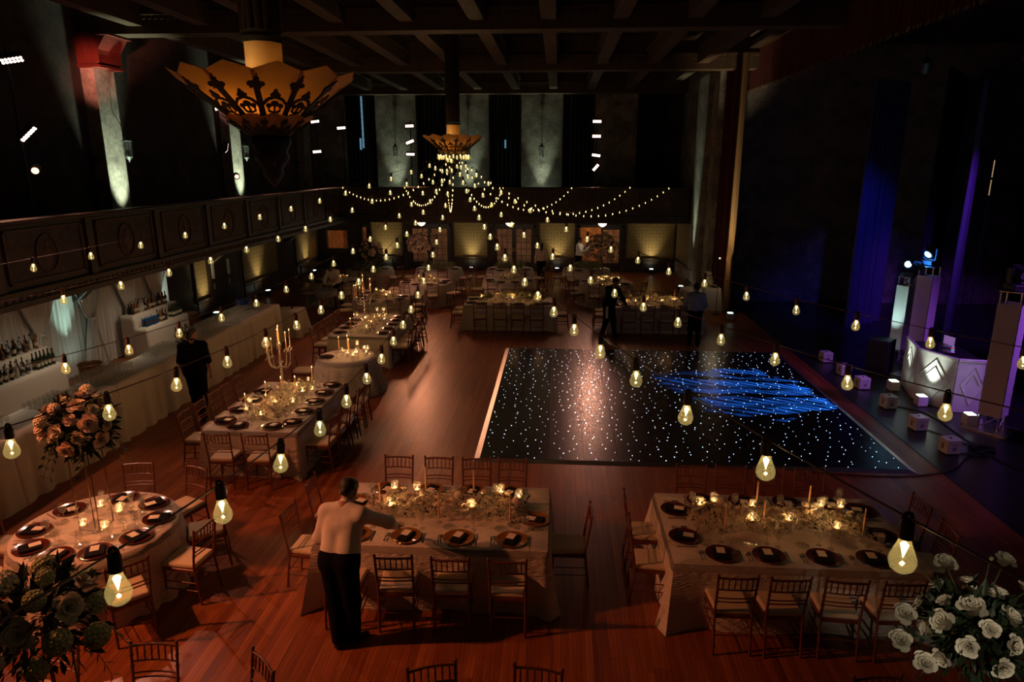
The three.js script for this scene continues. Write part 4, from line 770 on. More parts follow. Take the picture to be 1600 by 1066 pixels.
function strand(P1, sag, off, sp, label, opt = {}) { // bulb centres lie on the curve; the cable runs above them
  const { from = HUB, small = false, end, lights = 0 } = opt, up = small ? 0.08 : 0.13, t = thing('string_light', label, 'string light');
  const N = 160, pts = []; for (let i = 0; i <= N; i++) { const f = i / N; pts.push(V3(P1[0] + (from[0] - P1[0]) * f, P1[1] + (from[1] - P1[1]) * f - 4 * sag * f * (1 - f), P1[2] + (from[2] - P1[2]) * f)); }
  const cable = pts.map(p => p.clone().add(V3(0, up, 0)));
  if (end) { const a = cable[0]; for (let i = 1; i <= 6; i++) { const f = i / 6; cable.unshift(V3(a.x + (end[0] - a.x) * f, a.y + (end[1] - a.y) * f, a.z + (end[2] - a.z) * f)); } }
  part('cable', new THREE.TubeGeometry(new THREE.CatmullRomCurve3(cable), small ? 90 : 150, small ? 0.0035 : 0.0045, 5, false), cableMat, t);
  const cum = [0]; for (let i = 1; i <= N; i++) cum.push(cum[i - 1] + pts[i].distanceTo(pts[i - 1]));
  let k = 0, n = 0;
  for (let s = off; s < cum[N] - 0.25; s += sp) {
    while (cum[k + 1] < s) k++; const f = (s - cum[k]) / (cum[k + 1] - cum[k]), p = pts[k].clone().lerp(pts[k + 1], f);
    const tx = hash2(n, 5) * 0.16 - 0.08, tz = hash2(n, 9) * 0.16 - 0.08, h = small ? 0.033 : 0.06;
    part('socket', small ? smallSock : socketGeo, socketMat, t, [p.x, p.y + h, p.z], [tx, 0, tz]);
    const b = part('bulb', small ? smallBulb : bulbGeo, bulbGlass, t, [p.x, p.y + h, p.z], [tx, 0, tz]); part('filament', small ? smallFil : filamentGeo, filamentMat, b);
    if (n < lights) pointLight('bulb_light', [p.x, p.y + h - 0.035, p.z], [1, 0.7, 0.34], POWER.bulb, 1);
    n++;
  }
}
[
  [[[-7.871, 3.355, -8.676], 0.212, 0.753, 0.847], [-8.82, 3.6, -8.0], 'uppermost string of bulbs running out over the side balcony'],
  [[[-6.421, 3.196, -6.875], 0.408, 1.139, 0.844], [-8.82, 3.7, -5.0], 'second string of bulbs crossing before the bar drapes'],
  [[[-4.955, 2.938, -5.544], 0.802, 0.668, 0.844], [-8.0, 3.9, -0.45], 'string of bulbs passing before the bartender'],
  [[[-3.091, 3.422, -2.440], 1.058, 0.987, 0.844], [-3.6, 3.9, -0.42], 'string of bulbs crossing the nearest long table'],
  [[[-1.408, 3.572, -1.532], 1.415, 0.385, 0.852], [-1.3, 3.92, -0.42], 'string of bulbs ending over the near round table'],
  [[[1.249, 3.690, -1.530], 0.889, 0.531, 0.855], [1.6, 3.92, -0.42], 'string of bulbs crossing the dance floor towards the ivory roses'],
  [[[2.796, 3.410, -3.453], 0.895, 0.901, 0.856], [4.4, 3.92, -0.42], 'string of bulbs crossing before the white spark boxes'],
  [[[4.581, 3.268, -4.823], 0.722, 1.243, 0.852], [6.2, 3.9, -1.4], 'string of bulbs running out before the black stage']
].forEach(([[P1, sag, off, sp], end, label]) => strand(P1, sag, off, sp, label, { end, lights: 3 }));
[
  [[-8.8, 4.0, -27.9], 0.85, 'swag of small bulbs reaching the balcony corner'], [[-6.3, 4.02, -28.25], 1.05, 'swag of small bulbs left of the second chandelier'], [[-4.5, 4.02, -28.25], 1.25, 'swag of small bulbs straight below the second chandelier'],
  [[-2.2, 4.02, -28.25], 1.1, 'swag of small bulbs before the rear pilaster lantern'], [[0.6, 4.02, -28.25], 1.2, 'swag of small bulbs ending before the rightmost lit pilaster'], [[2.95, 4.05, -28.25], 1.35, 'swag of small bulbs ending below the red wash lights'], [[4.5, 4.02, -28.25], 1.4, 'longest swag of small bulbs ending by the side curtain']
].forEach(([P1, sag, label]) => strand(P1, sag, 0.2, 0.42, label, { small: true }));
{ // ring that gathers the strings under the second chandelier
  const t = thing('bulb_ring', 'crowded ring of bulbs gathered under the second chandelier', 'string light', [HUB[0], HUB[1], HUB[2]]);
  part('hoop', xf(new THREE.TorusGeometry(0.42, 0.012, 6, 32), [0, 0.14, 0], [PI / 2, 0, 0]), MT.iron, t);
  for (let k = 0; k < 4; k++) part('suspension_wire', rod([0.42 * Math.cos(k * PI / 2), 0.14, 0.42 * Math.sin(k * PI / 2)], [0.2 * Math.cos(k * PI / 2), 0.45, 0.2 * Math.sin(k * PI / 2)], 0.004, 4), MT.iron, t);
  for (let k = 0; k < 26; k++) { const a = k / 26 * TAU, r = 0.42; part('socket', smallSock, socketMat, t, [r * Math.cos(a), 0.06 - 0.03 * (k % 2), r * Math.sin(a)]); const b = part('bulb', bulbGeo, bulbGlass, t, [r * Math.cos(a), 0.06 - 0.03 * (k % 2), r * Math.sin(a)]); part('filament', filamentGeo, filamentMat, b); }
  pointLight('bulb_ring_light', [HUB[0], HUB[1] - 0.12, HUB[2]], [1, 0.7, 0.34], POWER.bulb * 14, 10);
}

// ================================================================ chandeliers
function chandelier(x, y, z, label, k) {
  const t = thing('chandelier', label, 'chandelier', [x, y, z]), amber = mat('amber opal glass', [0.66, 0.42, 0.15], 0.9, { transmission: 0.45, thickness: 0 });
  const tier = (rT, yT, rB, yB, peak, iron, name) => {
    const L = Math.hypot(rT - rB, yT - yB), slope = Math.atan2(yT - yB, rT - rB), wT = 2 * rT * Math.tan(PI / 12), wB = 2 * rB * Math.tan(PI / 12);
    const place = (g, a) => { const q = g.clone(); q.rotateX(-(PI / 2 - slope)); q.translate(0, yB, -rB); q.rotateY(a); return q; }; // local: x across, y along the slope, z normal
    const shp = shapeOf([[-wB / 2, 0], [wB / 2, 0], [wT / 2, L - peak], [0, L + peak * 0.35], [-wT / 2, L - peak]]);
    const pg = extrude(shp, 0.006);
    const edge = v => wB / 2 + (wT - wB) / 2 * v / L;
    const strip = (a, b, w) => { const dx = b[0] - a[0], dy = b[1] - a[1], l = Math.hypot(dx, dy), g = new THREE.BoxGeometry(w, l, 0.012); g.rotateZ(-Math.atan2(dx, dy)); g.translate((a[0] + b[0]) / 2, (a[1] + b[1]) / 2, -0.01); return g; };
    const disc = (cx, cy, r) => xf(new THREE.CylinderGeometry(r, r, 0.012, 8), [cx, cy, -0.01], [PI / 2, 0, 0]);
    const pathStrips = (pts, w) => pts.slice(1).map((p, i) => strip(pts[i], p, w));
    const vr = L * 0.62, ex = edge(vr) * 1.0;
    const ribG = merge(strip([edge(0) * 1, 0], [ex, vr], 0.05 * L / 0.6), disc(ex, vr + 0.03 * L, 0.038 * L / 0.6), disc(ex - 0.045 * L / 0.6, vr + 0.01, 0.026 * L / 0.6), disc(ex + 0.045 * L / 0.6, vr + 0.01, 0.026 * L / 0.6), disc(ex, vr + 0.11 * L, 0.024 * L / 0.6), strip([ex - 0.07 * L, vr - 0.06 * L], [ex, vr], 0.014), strip([ex + 0.07 * L, vr - 0.06 * L], [ex, vr], 0.014), strip([ex, vr], [ex, vr + 0.2 * L], 0.012));
    const va = L * 0.4, aw = edge(va * 0.6) * 0.86;
    const archG = merge(pathStrips([[-aw, va * 0.1], [-aw, va * 0.62], [-aw * 0.62, va * 0.88], [0, va], [aw * 0.62, va * 0.88], [aw, va * 0.62], [aw, va * 0.1]], 0.026 * L / 0.6), disc(0, va + 0.06 * L, 0.03 * L / 0.6), disc(-0.04 * L, va + 0.035 * L, 0.02 * L / 0.6), disc(0.04 * L, va + 0.035 * L, 0.02 * L / 0.6), disc(0, va + 0.12 * L, 0.016 * L / 0.6),
      pathStrips([[0, 0], [0, va * 0.55]], 0.016), disc(0, va * 0.66, 0.034 * L / 0.6), pathStrips([[0, va * 0.2], [-aw * 0.45, va * 0.3], [-aw * 0.5, va * 0.5]], 0.016), pathStrips([[0, va * 0.2], [aw * 0.45, va * 0.3], [aw * 0.5, va * 0.5]], 0.016), disc(-aw * 0.5, va * 0.56, 0.024 * L / 0.6), disc(aw * 0.5, va * 0.56, 0.024 * L / 0.6), pathStrips([[-aw * 0.4, va * 0.12], [aw * 0.4, va * 0.12]], 0.014));
    for (let i = 0; i < 12; i++) { const a = i * TAU / 12, p = part('glass_panel', place(pg, a), amber, t); if (iron) { part('iron_arch', place(archG, a), MT.iron, p); part('iron_rib', place(ribG, a), MT.iron, p); } }
  };
  tier(0.85, 0.02, 0.33, -0.38, 0.085, true, 'upper'); tier(0.43, -0.37, 0.16, -0.55, 0.04, true, 'lower');
  part('light_block_plate', cyl(0.335, 0.335, 0.012, 0, -0.386, 0, 24), MT.iron, t);  // added plate, keeps the bulb light out of the lower tier
  part('iron_collar', xf(new THREE.TorusGeometry(0.34, 0.018, 6, 24), [0, -0.385, 0], [PI / 2, 0, 0]), MT.iron, t); part('iron_finial', merge(lathe([[0.001, -0.56], [0.18, -0.55], [0.2, -0.6], [0.15, -0.7], [0.17, -0.76], [0.09, -0.86], [0.1, -0.92], [0.03, -1.02], [0.001, -1.06]], 16)), MT.iron, t);
  for (let i = 0; i < 6; i++) part('crystal_drop', new THREE.OctahedronGeometry(0.025, 0).scale(1, 2.2, 1), MT.glass, t, [0.15 * Math.cos(i * 1.05), -0.8, 0.15 * Math.sin(i * 1.05)]);
  const oct = (r, h, y0) => cyl(r, r, h, 0, y0, 0, 8);
  part('amber_lantern', oct(0.185, 0.3, 0.0), amber, t); part('iron_band', merge(oct(0.2, 0.05, 0.3), oct(0.195, 0.03, 0.38), oct(0.2, 0.02, 0.0)), MT.iron, t);
  const flutes = []; for (let i = 0; i < 14; i++) flutes.push(cyl(0.036, 0.036, TOP - y - 0.41, 0.16 * Math.cos(i * TAU / 14), 0.4, 0.16 * Math.sin(i * TAU / 14), 6));
  part('fluted_shaft', merge(cyl(0.16, 0.16, TOP - y - 0.41, 0, 0.4, 0, 14), flutes), MT.darkWood, t);
  part('glowing_bulb', xf(new THREE.SphereGeometry(0.045, 10, 8), [-0.1, -0.22, 0.2]), glow('chandelier bulb', [1, 0.6, 0.22], 3, [1, 0.9, 0.7]), t);
  pointLight('chandelier_light', [x - 0.1, y - 0.22, z + 0.22], [1, 0.68, 0.32], POWER.chandelier * k, 6);
  pointLight('lantern_light', [x, y + 0.15, z], [1, 0.55, 0.2], POWER.chandelier * 0.012 * k, 4);
}
chandelier(-2.86, 5.68, -6.9, 'large amber glass chandelier nearest the viewer', 1);
chandelier(-2.93, 5.62, -19.6, 'smaller looking amber chandelier above the bulb ring', 1.1);
// ================================================================ pilaster lanterns
[[XL + 0.62, 5.25, -17.1, 'on the pilaster lit pale green'], [XL + 0.62, 5.3, -23.8, 'on the narrow side pilaster farther back'], [-7.35, 5.45, ZB + 0.5, 'on the first rear pilaster'], [-4.06, 5.45, ZB + 0.5, 'behind the second chandelier'], [-0.77, 5.45, ZB + 0.5, 'on the rear pilaster right of the second chandelier']].forEach(([x, y, z, w], i) => {
  const t = thing('wall_lantern', 'hanging iron and glass lantern ' + w, 'lantern', [x, y, z]);
  part('lantern_cap', lathe([[0.001, 0.36], [0.02, 0.34], [0.05, 0.26], [0.11, 0.2], [0.12, 0.17], [0.001, 0.17]], 8), MT.iron, t);
  part('lantern_glass', cyl(0.085, 0.1, 0.34, 0, -0.17, 0, 8), MT.glass, t);
  const bars = []; for (let k = 0; k < 8; k++) bars.push(rod([0.095 * Math.cos(k * PI / 4), -0.18, 0.095 * Math.sin(k * PI / 4)], [0.11 * Math.cos(k * PI / 4), 0.18, 0.11 * Math.sin(k * PI / 4)], 0.006, 4));
  part('lantern_cage', merge(bars, lathe([[0.001, -0.34], [0.03, -0.28], [0.1, -0.2], [0.1, -0.17], [0.001, -0.17]], 8)), MT.iron, t);
  part('lantern_bulb', new THREE.SphereGeometry(0.035, 8, 6), MT.paintWhite, t);
  const chain = i < 2 ? rod([0, 0.36, 0], [-0.28, 0.9, 0], 0.008, 4) : merge(rod([0, 0.36, 0], [0, 2.4, -0.12], 0.007, 4), rod([0.02, 0.36, 0], [0.1, 2.4, -0.12], 0.005, 4));
  part('lantern_chain', chain, MT.iron, t);
});
// ================================================================ LED wash lights on pipe trees
const ledCell = glow('LED wash light lens', [1, 0.62, 0.5], 7, [1, 0.9, 0.85]);
const washHousing = merge(rbox(0.38, 0.15, 0.1, 0.015, 0, 0, -0.055), box(0.34, 0.02, 0.05, 0, 0.085, -0.06)), washYoke = merge(box(0.42, 0.02, 0.03, 0, -0.13, -0.06), box(0.016, 0.14, 0.03, -0.205, -0.065, -0.06), box(0.016, 0.14, 0.03, 0.205, -0.065, -0.06));
const washCells = (() => { const g = []; for (let i = 0; i < 6; i++) for (let j = 0; j < 2; j++) g.push(xf(new THREE.CylinderGeometry(0.024, 0.024, 0.012, 8), [-0.145 + i * 0.058, -0.03 + j * 0.06, 0.0], [PI / 2, 0, 0])); return merge(g); })();
function washLight(at, to, label, color, power, angle = 0.5, roll = 0, group = 'LED wash lights') {
  const t = thing('wash_light', label, 'stage light', at, 0, group);
  const d = V3(to[0] - at[0], to[1] - at[1], to[2] - at[2]).normalize(); t.quaternion.setFromUnitVectors(V3(0, 0, 1), d); t.rotateZ(roll);
  part('housing', washHousing, MT.blackMetal, t); part('yoke', washYoke, MT.blackMetal, t); part('led_lens', washCells, ledCell, t);
  const p = V3(...at).add(d.clone().multiplyScalar(0.03));
  if (power > 0) spot('wash_beam', p.toArray(), to, color, power, angle, 0.9, 5);
}
function pipeTree(x, z, top, label) {
  const t = thing('pipe_tree', label, 'light stand', [x, BY0 + 0.3, z]);
  part('pipe', cyl(0.025, 0.025, top - BY0 - 0.3, 0, 0.01, 0, 8), MT.blackMetal, t); part('round_base', cyl(0.28, 0.27, 0.025, 0, 0, 0, 20), MT.blackMetal, t);
  part('crossbar', rod([-0.2, top - BY0 - 0.4, 0], [0.2, top - BY0 - 0.4, 0], 0.02, 6), MT.blackMetal, t);
}
function parCan(x, y, z, label) { const t = thing('par_can', label, 'stage light', [x, y, z], 0.5); part('can', xf(cyl(0.07, 0.09, 0.2, 0, -0.2, 0, 12), [0, 0, 0], [PI / 2 + 0.3, 0, 0]), MT.blackMetal, t); part('lamp_lens', xf(new THREE.SphereGeometry(0.06, 10, 8), [0, 0, 0.01], [0.3, 0, 0], [1, 1, 0.3]), glow('par lamp lens', [1, 0.5, 0.3], 3, [1, 0.8, 0.7]), t); }
// side balcony, near tree (outside the picture), then two visible ones, then the rear balcony
pipeTree(-9.7, -4.4, 6.6, 'black pipe light tree on the side balcony nearest the viewer');
washLight([-9.5, 6.4, -4.4], [-3.2, 0, -6.0], 'wash light on the side balcony tree nearest the viewer, upper', WARM_WASH, POWER.wash * 1.7, 0.5);
washLight([-9.5, 5.3, -4.5], [-1.2, 0, -8.6], 'wash light on the side balcony tree nearest the viewer, lower', WARM_WASH, POWER.wash * 0.8, 0.5);
pipeTree(-9.75, -12.3, 6.85, 'black pipe light tree at the side balcony before the first pilaster');
washLight([-9.6, 6.63, -12.22], [-5.4, 0, -7.2], 'brightest wash light high beside the balcony wall', PINK_WASH, POWER.wash * 0.8, 0.5);
washLight([-9.6, 5.39, -12.32], [-3.6, 0, -12.4], 'tilted wash light lower on the first balcony tree', PINK_WASH, POWER.wash * 0.45, 0.5, 0.5);
parCan(-9.5, 4.75, -12.2, 'round lamp lowest on the first balcony tree'); spot('par_beam', [-9.58, 4.78, -12.5], [-11.1, 7.1, -17.0], [1, 0.3, 0.2], 170, 0.16, 0.8, 3);
pipeTree(-9.75, -19.95, 6.65, 'black pipe light tree at the side balcony before the second pilaster');
washLight([-9.6, 6.43, -19.85], [-4.6, 0, -16.5], 'small wash light high beside the nearest chandelier rim', PINK_WASH, POWER.wash * 0.4, 0.5);
washLight([-9.6, 5.33, -19.95], [-5.2, 0.9, -25], 'tilted wash light beside the narrow lit pilaster', PINK_WASH, POWER.wash * 0.75, 0.5, -0.5);
parCan(-9.5, 4.52, -20.2, 'round lamp lowest on the second balcony tree'); spot('par_beam', [-9.58, 4.55, -20.5], [-11.1, 7.0, -23.7], [1, 0.4, 0.35], 60, 0.16, 0.8, 3);
pipeTree(-10.3, -29.7, 6.8, 'black pipe light tree in the rear balcony corner');
washLight([-10.26, 6.62, -29.5], [-6, 0, -22], 'small wash light upper in the rear balcony corner', PINK_WASH, POWER.washRear * 0.4, 0.4);
washLight([-10.26, 5.4, -29.5], [-7, 0, -20], 'small wash light lower in the rear balcony corner', PINK_WASH, POWER.washRear * 0.3, 0.4);
pipeTree(-9.15, -29.7, 6.6, 'black pipe light tree beside the blue window slit');
washLight([-9.15, 6.36, -29.5], [-5, 0, -18], 'wash light beside the blue window slit', PINK_WASH, POWER.washRear * 0.5, 0.4);
pipeTree(-6.25, -29.7, 6.65, 'black pipe light tree before the first lit rear pilaster');
[[6.43, [-3.6, 0, -14.5]], [5.79, [-2.6, 0, -10.5]], [5.29, [-4.2, 0, -22]]].forEach(([y, to], i) => washLight([-6.25, y, -29.5], to, `wash light before the first lit rear pilaster, ${['top', 'middle', 'bottom'][i]} of three`, [1, 0.36, 0.17], POWER.washRear * [1.3, 1.2, 2.6][i], 0.42, i === 1 ? 0.35 : i === 2 ? -0.1 : 0));
pipeTree(1.54, -29.7, 6.8, 'black pipe light tree on the dark side of the rear balcony');
[[6.58, [0.8, 0, -12.5]], [6.0, [0.2, 0, -9.5]], [5.24, [1.2, 0, -20]], [4.75, [-0.6, 0, -19]]].forEach(([y, to], i) => washLight([1.54, y, -29.5], to, `wash light on the dark side of the rear balcony, ${['top', 'second', 'third', 'lowest tilted one'][i]} of four`, PINK_WASH, POWER.washRear * (i === 3 ? 0.25 : 0.9), 0.4, i === 3 ? 0.9 : i === 2 ? -0.15 : 0));
// ================================================================ battery uplights
const upBody = merge(rbox(0.2, 0.2, 0.2, 0.012, 0, 0.11, 0), box(0.16, 0.012, 0.16, 0, 0.006, 0)), upLens = box(0.15, 0.012, 0.15, 0, 0.216, 0);
const upGlow = glow('uplight lens', [0.8, 1, 0.86], 5, [0.9, 1, 0.95]);
const UPW = [0.78, 1.0, 0.72];
function uplight(at, to, label, power = 1, angle = 0.34, color = UPW, body = MT.blackPlastic, halo = 0) { // a tight core and a wide soft halo
  const t = thing('uplight', label, 'uplight', at, 0, 'battery uplights'); part('case', upBody, body, t); part('uplight_lens', upLens, upGlow, t);
  spot('uplight_beam', [at[0], at[1] + 0.235, at[2]], to, color, POWER.uplight * power, angle, 1, 2);
  if (halo) spot('uplight_halo', [at[0], at[1] + 0.235, at[2]], to, color, POWER.uplight * halo, 1.25, 1, 2);
}
[[-8.05, 'beside the open doorway'], [-4.0, 'between the two glazed doors'], [-0.0, 'beside the woman in cream'], [4.33, 'near the far corner of the stage']].forEach(([x, w]) => uplight([x, 0.002, -31.62], [x, 2.4, ZB + 0.06], 'floor uplight against the rear wallpaper ' + w, 0.3, 0.6, [1, 0.84, 0.47], MT.blackPlastic, 0.03));
[[-21.05, 'beside the service doors'], [-25.1, 'beyond the service doors'], [-30.2, 'in the far corner']].forEach(([z, w]) => uplight([XL + 0.38, 0.002, z], [XL + 0.06, 2.4, z], 'floor uplight against the side wallpaper ' + w, 0.26, 0.6, [1, 0.84, 0.47], MT.blackPlastic, 0.03));
uplight([XR - 0.55, 0.002, -27.1], [XR - 0.1, 8, -27.1], 'floor uplight behind the cake table pilaster', 2.6, 0.2);
uplight([5.62, 0.002, -22.05], [5.95, 7, -23.4], 'lone floor uplight before the bronze curtain', 3.5, 0.3, [1, 0.8, 0.5], MT.paintWhite);
[[-17.0], [-23.7]].forEach(([z], i) => uplight([XL + 0.72, BY0 + 0.303, z], [XL + 0.42, 7.4, z], 'balcony uplight at the foot of the ' + (i ? 'second' : 'first') + ' side pilaster', 3, 0.42, UPW));
[[-7.35, 'first'], [-4.06, 'second'], [-0.77, 'third']].forEach(([x, w]) => uplight([x, BY0 + 0.303, ZB + 0.6], [x, 7.2, ZB + 0.3], `balcony uplight at the foot of the ${w} rear pilaster`, 0.9, 0.36, UPW, MT.blackPlastic, 0.06));
// pendants under the rear balcony
[[-5.9, 'before the first glazed doors'], [-2.05, 'before the middle glazed doors'], [1.9, 'above the florist']].forEach(([x, w]) => {
  const t = thing('pendant_lamp', 'white glass bowl pendant ' + w, 'lamp', [x, 2.3, -29.6]);
  part('bowl', lathe([[0.001, 0], [0.05, 0.005], [0.13, 0.05], [0.18, 0.11], [0.19, 0.13], [0.17, 0.115], [0.12, 0.06], [0.001, 0.02]], 20), glow('lit opal glass lamp bowl', [1, 0.95, 0.78], 1.6, [0.9, 0.88, 0.8]), t);
  part('canopy', cyl(0.02, 0.06, 0.13, 0, 0.13, 0, 10), MT.gold, t); part('finial', new THREE.SphereGeometry(0.015, 8, 6), MT.gold, t, [0, -0.008, 0]);
  pointLight('pendant_light', [x, 2.24, -29.6], [1, 0.85, 0.6], POWER.pendant, 8);
});
// ================================================================ bar under the side balcony
// pinched white drapes before the wall
function pinched(w, h, tieY, seedN) {
  const nx = 56, ny = 26, g = new THREE.PlaneGeometry(w, h, nx, ny), p = g.attributes.position;
  for (let i = 0; i < p.count; i++) {
    const u = p.getX(i) / (w / 2), y = p.getY(i) + h / 2, d = y > tieY ? (y - tieY) / (h - tieY) : (tieY - y) / tieY * 0.55;
    const k = 0.16 + 0.84 * Math.pow(d, 0.8), sag = y > tieY ? 0.05 * Math.sin(PI * d) * (1 - Math.abs(u)) : 0;
    p.setXYZ(i, u * w / 2 * k, y, 0.035 + 0.03 * (0.4 + d) * Math.sin(u * 21 + seedN) + 0.02 * Math.sin(u * 47 + y * 2) + sag);
  }
  g.computeVertexNormals(); return g;
}
{
  for (let i = 0; i < 7; i++) { const z = -18.95 + 1.2 + i * 2.4, c = thing('backing_drape', `pleated white backing drape, ${ORD[i]} from the service doors`, 'drape', [XL + 0.08, 0.01, z], PI / 2, 'white bar drapes'); part('drape_cloth', foldedCurtain(2.42, 2.52, 15, 0.03, 4), MT.drape, c); }
  const ties = [-18.2, -16.9, -15.4, -13.75, -12.4, -11.2, -9.8, -8.3, -6.8, -5.3];
  ties.forEach((z, i) => {
    const c = thing('pinched_drape', `white drape pinched at its middle, ${ORD[i]} from the service doors`, 'drape', [XL + 0.17, 0.01, z], PI / 2, 'pinched white bar drapes');
    part('drape_cloth', pinched(1.42, 2.52, 1.25, i * 1.7), MT.drape, c); part('tie_band', xf(cyl(0.1, 0.1, 0.06, 0, 1.22, 0.05, 12), [0, 0, 0], [0, 0, 0], [1, 1, 0.7]), MT.drape, c);
  });
}
// the bar itself: five clothed units end to end
const barZ = [-18.4, -15.95, -13.5, -11.05, -8.6, -6.15], BARY = 1.06;
for (let i = 0; i < 5; i++) {
  const zc = (barZ[i] + barZ[i + 1]) / 2, d = barZ[i + 1] - barZ[i];
  rectTable({ x: -8.16, z: zc, w: 0.76, d: d - 0.012, h: BARY - 0.0008 * i, m: MT.ivory, cloth: `ivory floor length bar cloth, ${ORD[i]} bar unit from the blue bucket`, opt: { fold: 0.055, flare: 0.03, corner: 0.05, folds: 13 } });
}
rectTable({ x: -7.83, z: -19.14, w: 0.72, d: 0.7, m: MT.ivory, cloth: 'ivory cloth on the small square table at the bar end' });
single('votive_cup', lathe([[0.001, 0], [0.03, 0], [0.035, 0.09], [0.03, 0.09], [0.028, 0.008], [0.001, 0.006]], 12), mat('dark red glass', [0.06, 0.01, 0.01], 0.2), 'small dark red cup on the square table at the bar end', 'cup', [-7.75, Y0, -19.2]);
// back bar tables with a raised tier
[[-11.3, -13.4, 'back bar table nearer the viewer'], [-16.4, -18.45, 'back bar table beside the service doors']].forEach(([z1, z0, w], i) => {
  const za = i ? -16.42 : -8.2, zb = i ? -18.45 : -13.42, d = za - zb, zc = (za + zb) / 2;
  rectTable({ x: -10.66, z: zc, w: 0.3, d, m: MT.ivory, cloth: 'ivory cloth on the ' + w, opt: { fold: 0.01, flare: 0.004, corner: 0.01 } });
  const t = thing('bottle_riser', 'cloth covered raised shelf behind the ' + w, 'shelf', [-10.99, 0, zc]);
  part('shelf_cloth', clothGeo(rectOutline(0.34, d), 1.1, { n: 120, folds: 14, fold: 0.006, flare: 0.001, corner: 0.005, m: 8 }), MT.ivory, t); part('shelf_board', box(0.3, 0.02, d - 0.05, 0, 1.075, 0), MT.beamWood, t);
});
// bottles
const bottleShapes = [
  [[0.001, 0], [0.036, 0], [0.038, 0.01], [0.038, 0.17], [0.03, 0.2], [0.014, 0.225], [0.013, 0.29], [0.015, 0.3]],
  [[0.001, 0], [0.04, 0], [0.042, 0.01], [0.042, 0.14], [0.036, 0.17], [0.014, 0.19], [0.013, 0.25], [0.016, 0.26]],
  [[0.001, 0], [0.034, 0], [0.036, 0.01], [0.036, 0.2], [0.014, 0.25], [0.013, 0.31], [0.015, 0.32]],
  [[0.001, 0], [0.03, 0], [0.031, 0.01], [0.031, 0.16], [0.02, 0.19], [0.013, 0.22], [0.015, 0.235]]
].map(p => lathe(p, 12));
const capGeo = cyl(0.016, 0.015, 0.03, 0, 0, 0, 8), labelGeo = r => new THREE.CylinderGeometry(r, r, 0.075, 12, 1, true);
const bottleTops = [0.295, 0.255, 0.315, 0.23], bottleR = [0.0386, 0.0426, 0.0366, 0.0316];
const BC = { amber: mat('amber whisky glass', [0.22, 0.085, 0.02], 0.12), clear: mat('clear spirit glass', [0.42, 0.43, 0.42], 0.12), green: mat('dark green wine glass', [0.012, 0.028, 0.012], 0.12), blue: mat('blue water bottle glass', [0.02, 0.1, 0.3], 0.12), dark: mat('brown black bottle glass', [0.02, 0.01, 0.006], 0.12) };
const lab = mat('paper bottle label', [0.55, 0.48, 0.36], 0.7), labDark = mat('dark bottle label', [0.05, 0.04, 0.04], 0.6);
const bottleProto = {};
function bottle(x, y, z, kind, sh, label, group) {
  const key = kind + sh; let b;
  if (!bottleProto[key]) { b = bottleProto[key] = new THREE.Group(); part('glass_body', bottleShapes[sh], BC[kind], b); part('cap', capGeo, kind === 'blue' ? MT.paintWhite : kind === 'amber' ? MT.gold : MT.blackPlastic, b, [0, bottleTops[sh], 0]); part('paper_label', labelGeo(bottleR[sh]), sh % 2 ? labDark : lab, b, [0, 0.1, 0]); }
  const c = bottleProto[key].clone(); c.name = numbered('bottle'); c.position.set(x, y, z); c.rotation.y = rnd() * 6; scene.add(c); put(c, label, 'bottle', group);
}
const kindWord = { amber: 'amber whisky', clear: 'clear spirit', green: 'dark green wine', blue: 'blue water', dark: 'dark brown liqueur' };
function bottleRow(x0, y, z0, z1, n, rows, kinds, where, group) {
  for (let r = 0; r < rows; r++) for (let i = 0; i < n; i++) { const k = kinds[Math.floor(rnd() * kinds.length)], sh = k === 'blue' ? 3 : k === 'green' ? 2 : Math.floor(rnd() * 3); bottle(x0 + r * 0.095 + rr(-0.005, 0.005), y, z0 + (z1 - z0) * (i + 0.5) / n, k, sh, `${kindWord[k]} bottle ${where}`, `${kindWord[k]} bottles ${group}`); }
}
bottleRow(-11.03, 1.102, -16.55, -18.2, 15, 2, ['amber', 'clear', 'dark', 'amber'], 'on the raised shelf beside the service doors', 'by the service doors');
bottleRow(-10.72, TY + 0.001, -16.6, -17.2, 6, 2, ['blue'], 'on the back bar beside the service doors', 'by the service doors');
bottleRow(-10.72, TY + 0.001, -17.25, -17.6, 3, 2, ['amber', 'dark'], 'on the back bar beside the blue bottles', 'beside the blue bottles');
bottleRow(-10.72, TY + 0.001, -17.85, -18.35, 5, 2, ['green'], 'on the back bar beside the service doors', 'by the service doors');
bottleRow(-11.03, 1.102, -10.6, -13.3, 18, 2, ['amber', 'dark', 'clear', 'amber'], 'on the raised shelf nearer the viewer', 'nearer the viewer');
bottleRow(-10.72, TY + 0.001, -12.75, -13.3, 5, 2, ['green', 'dark'], 'on the back bar nearer the viewer', 'nearer the viewer');
bottleRow(-10.72, TY + 0.001, -11.6, -12.6, 7, 2, ['clear', 'dark', 'green'], 'on the back bar nearer the viewer', 'nearer the viewer');
for (let i = 0; i < 6; i++) bottle(-8.3 + 0.1 * (i % 2), BARY + 0.002, -14.0 - 0.1 * i, 'green', 2, 'dark green wine bottle standing on the bar behind the bartender', 'wine bottles on the bar');
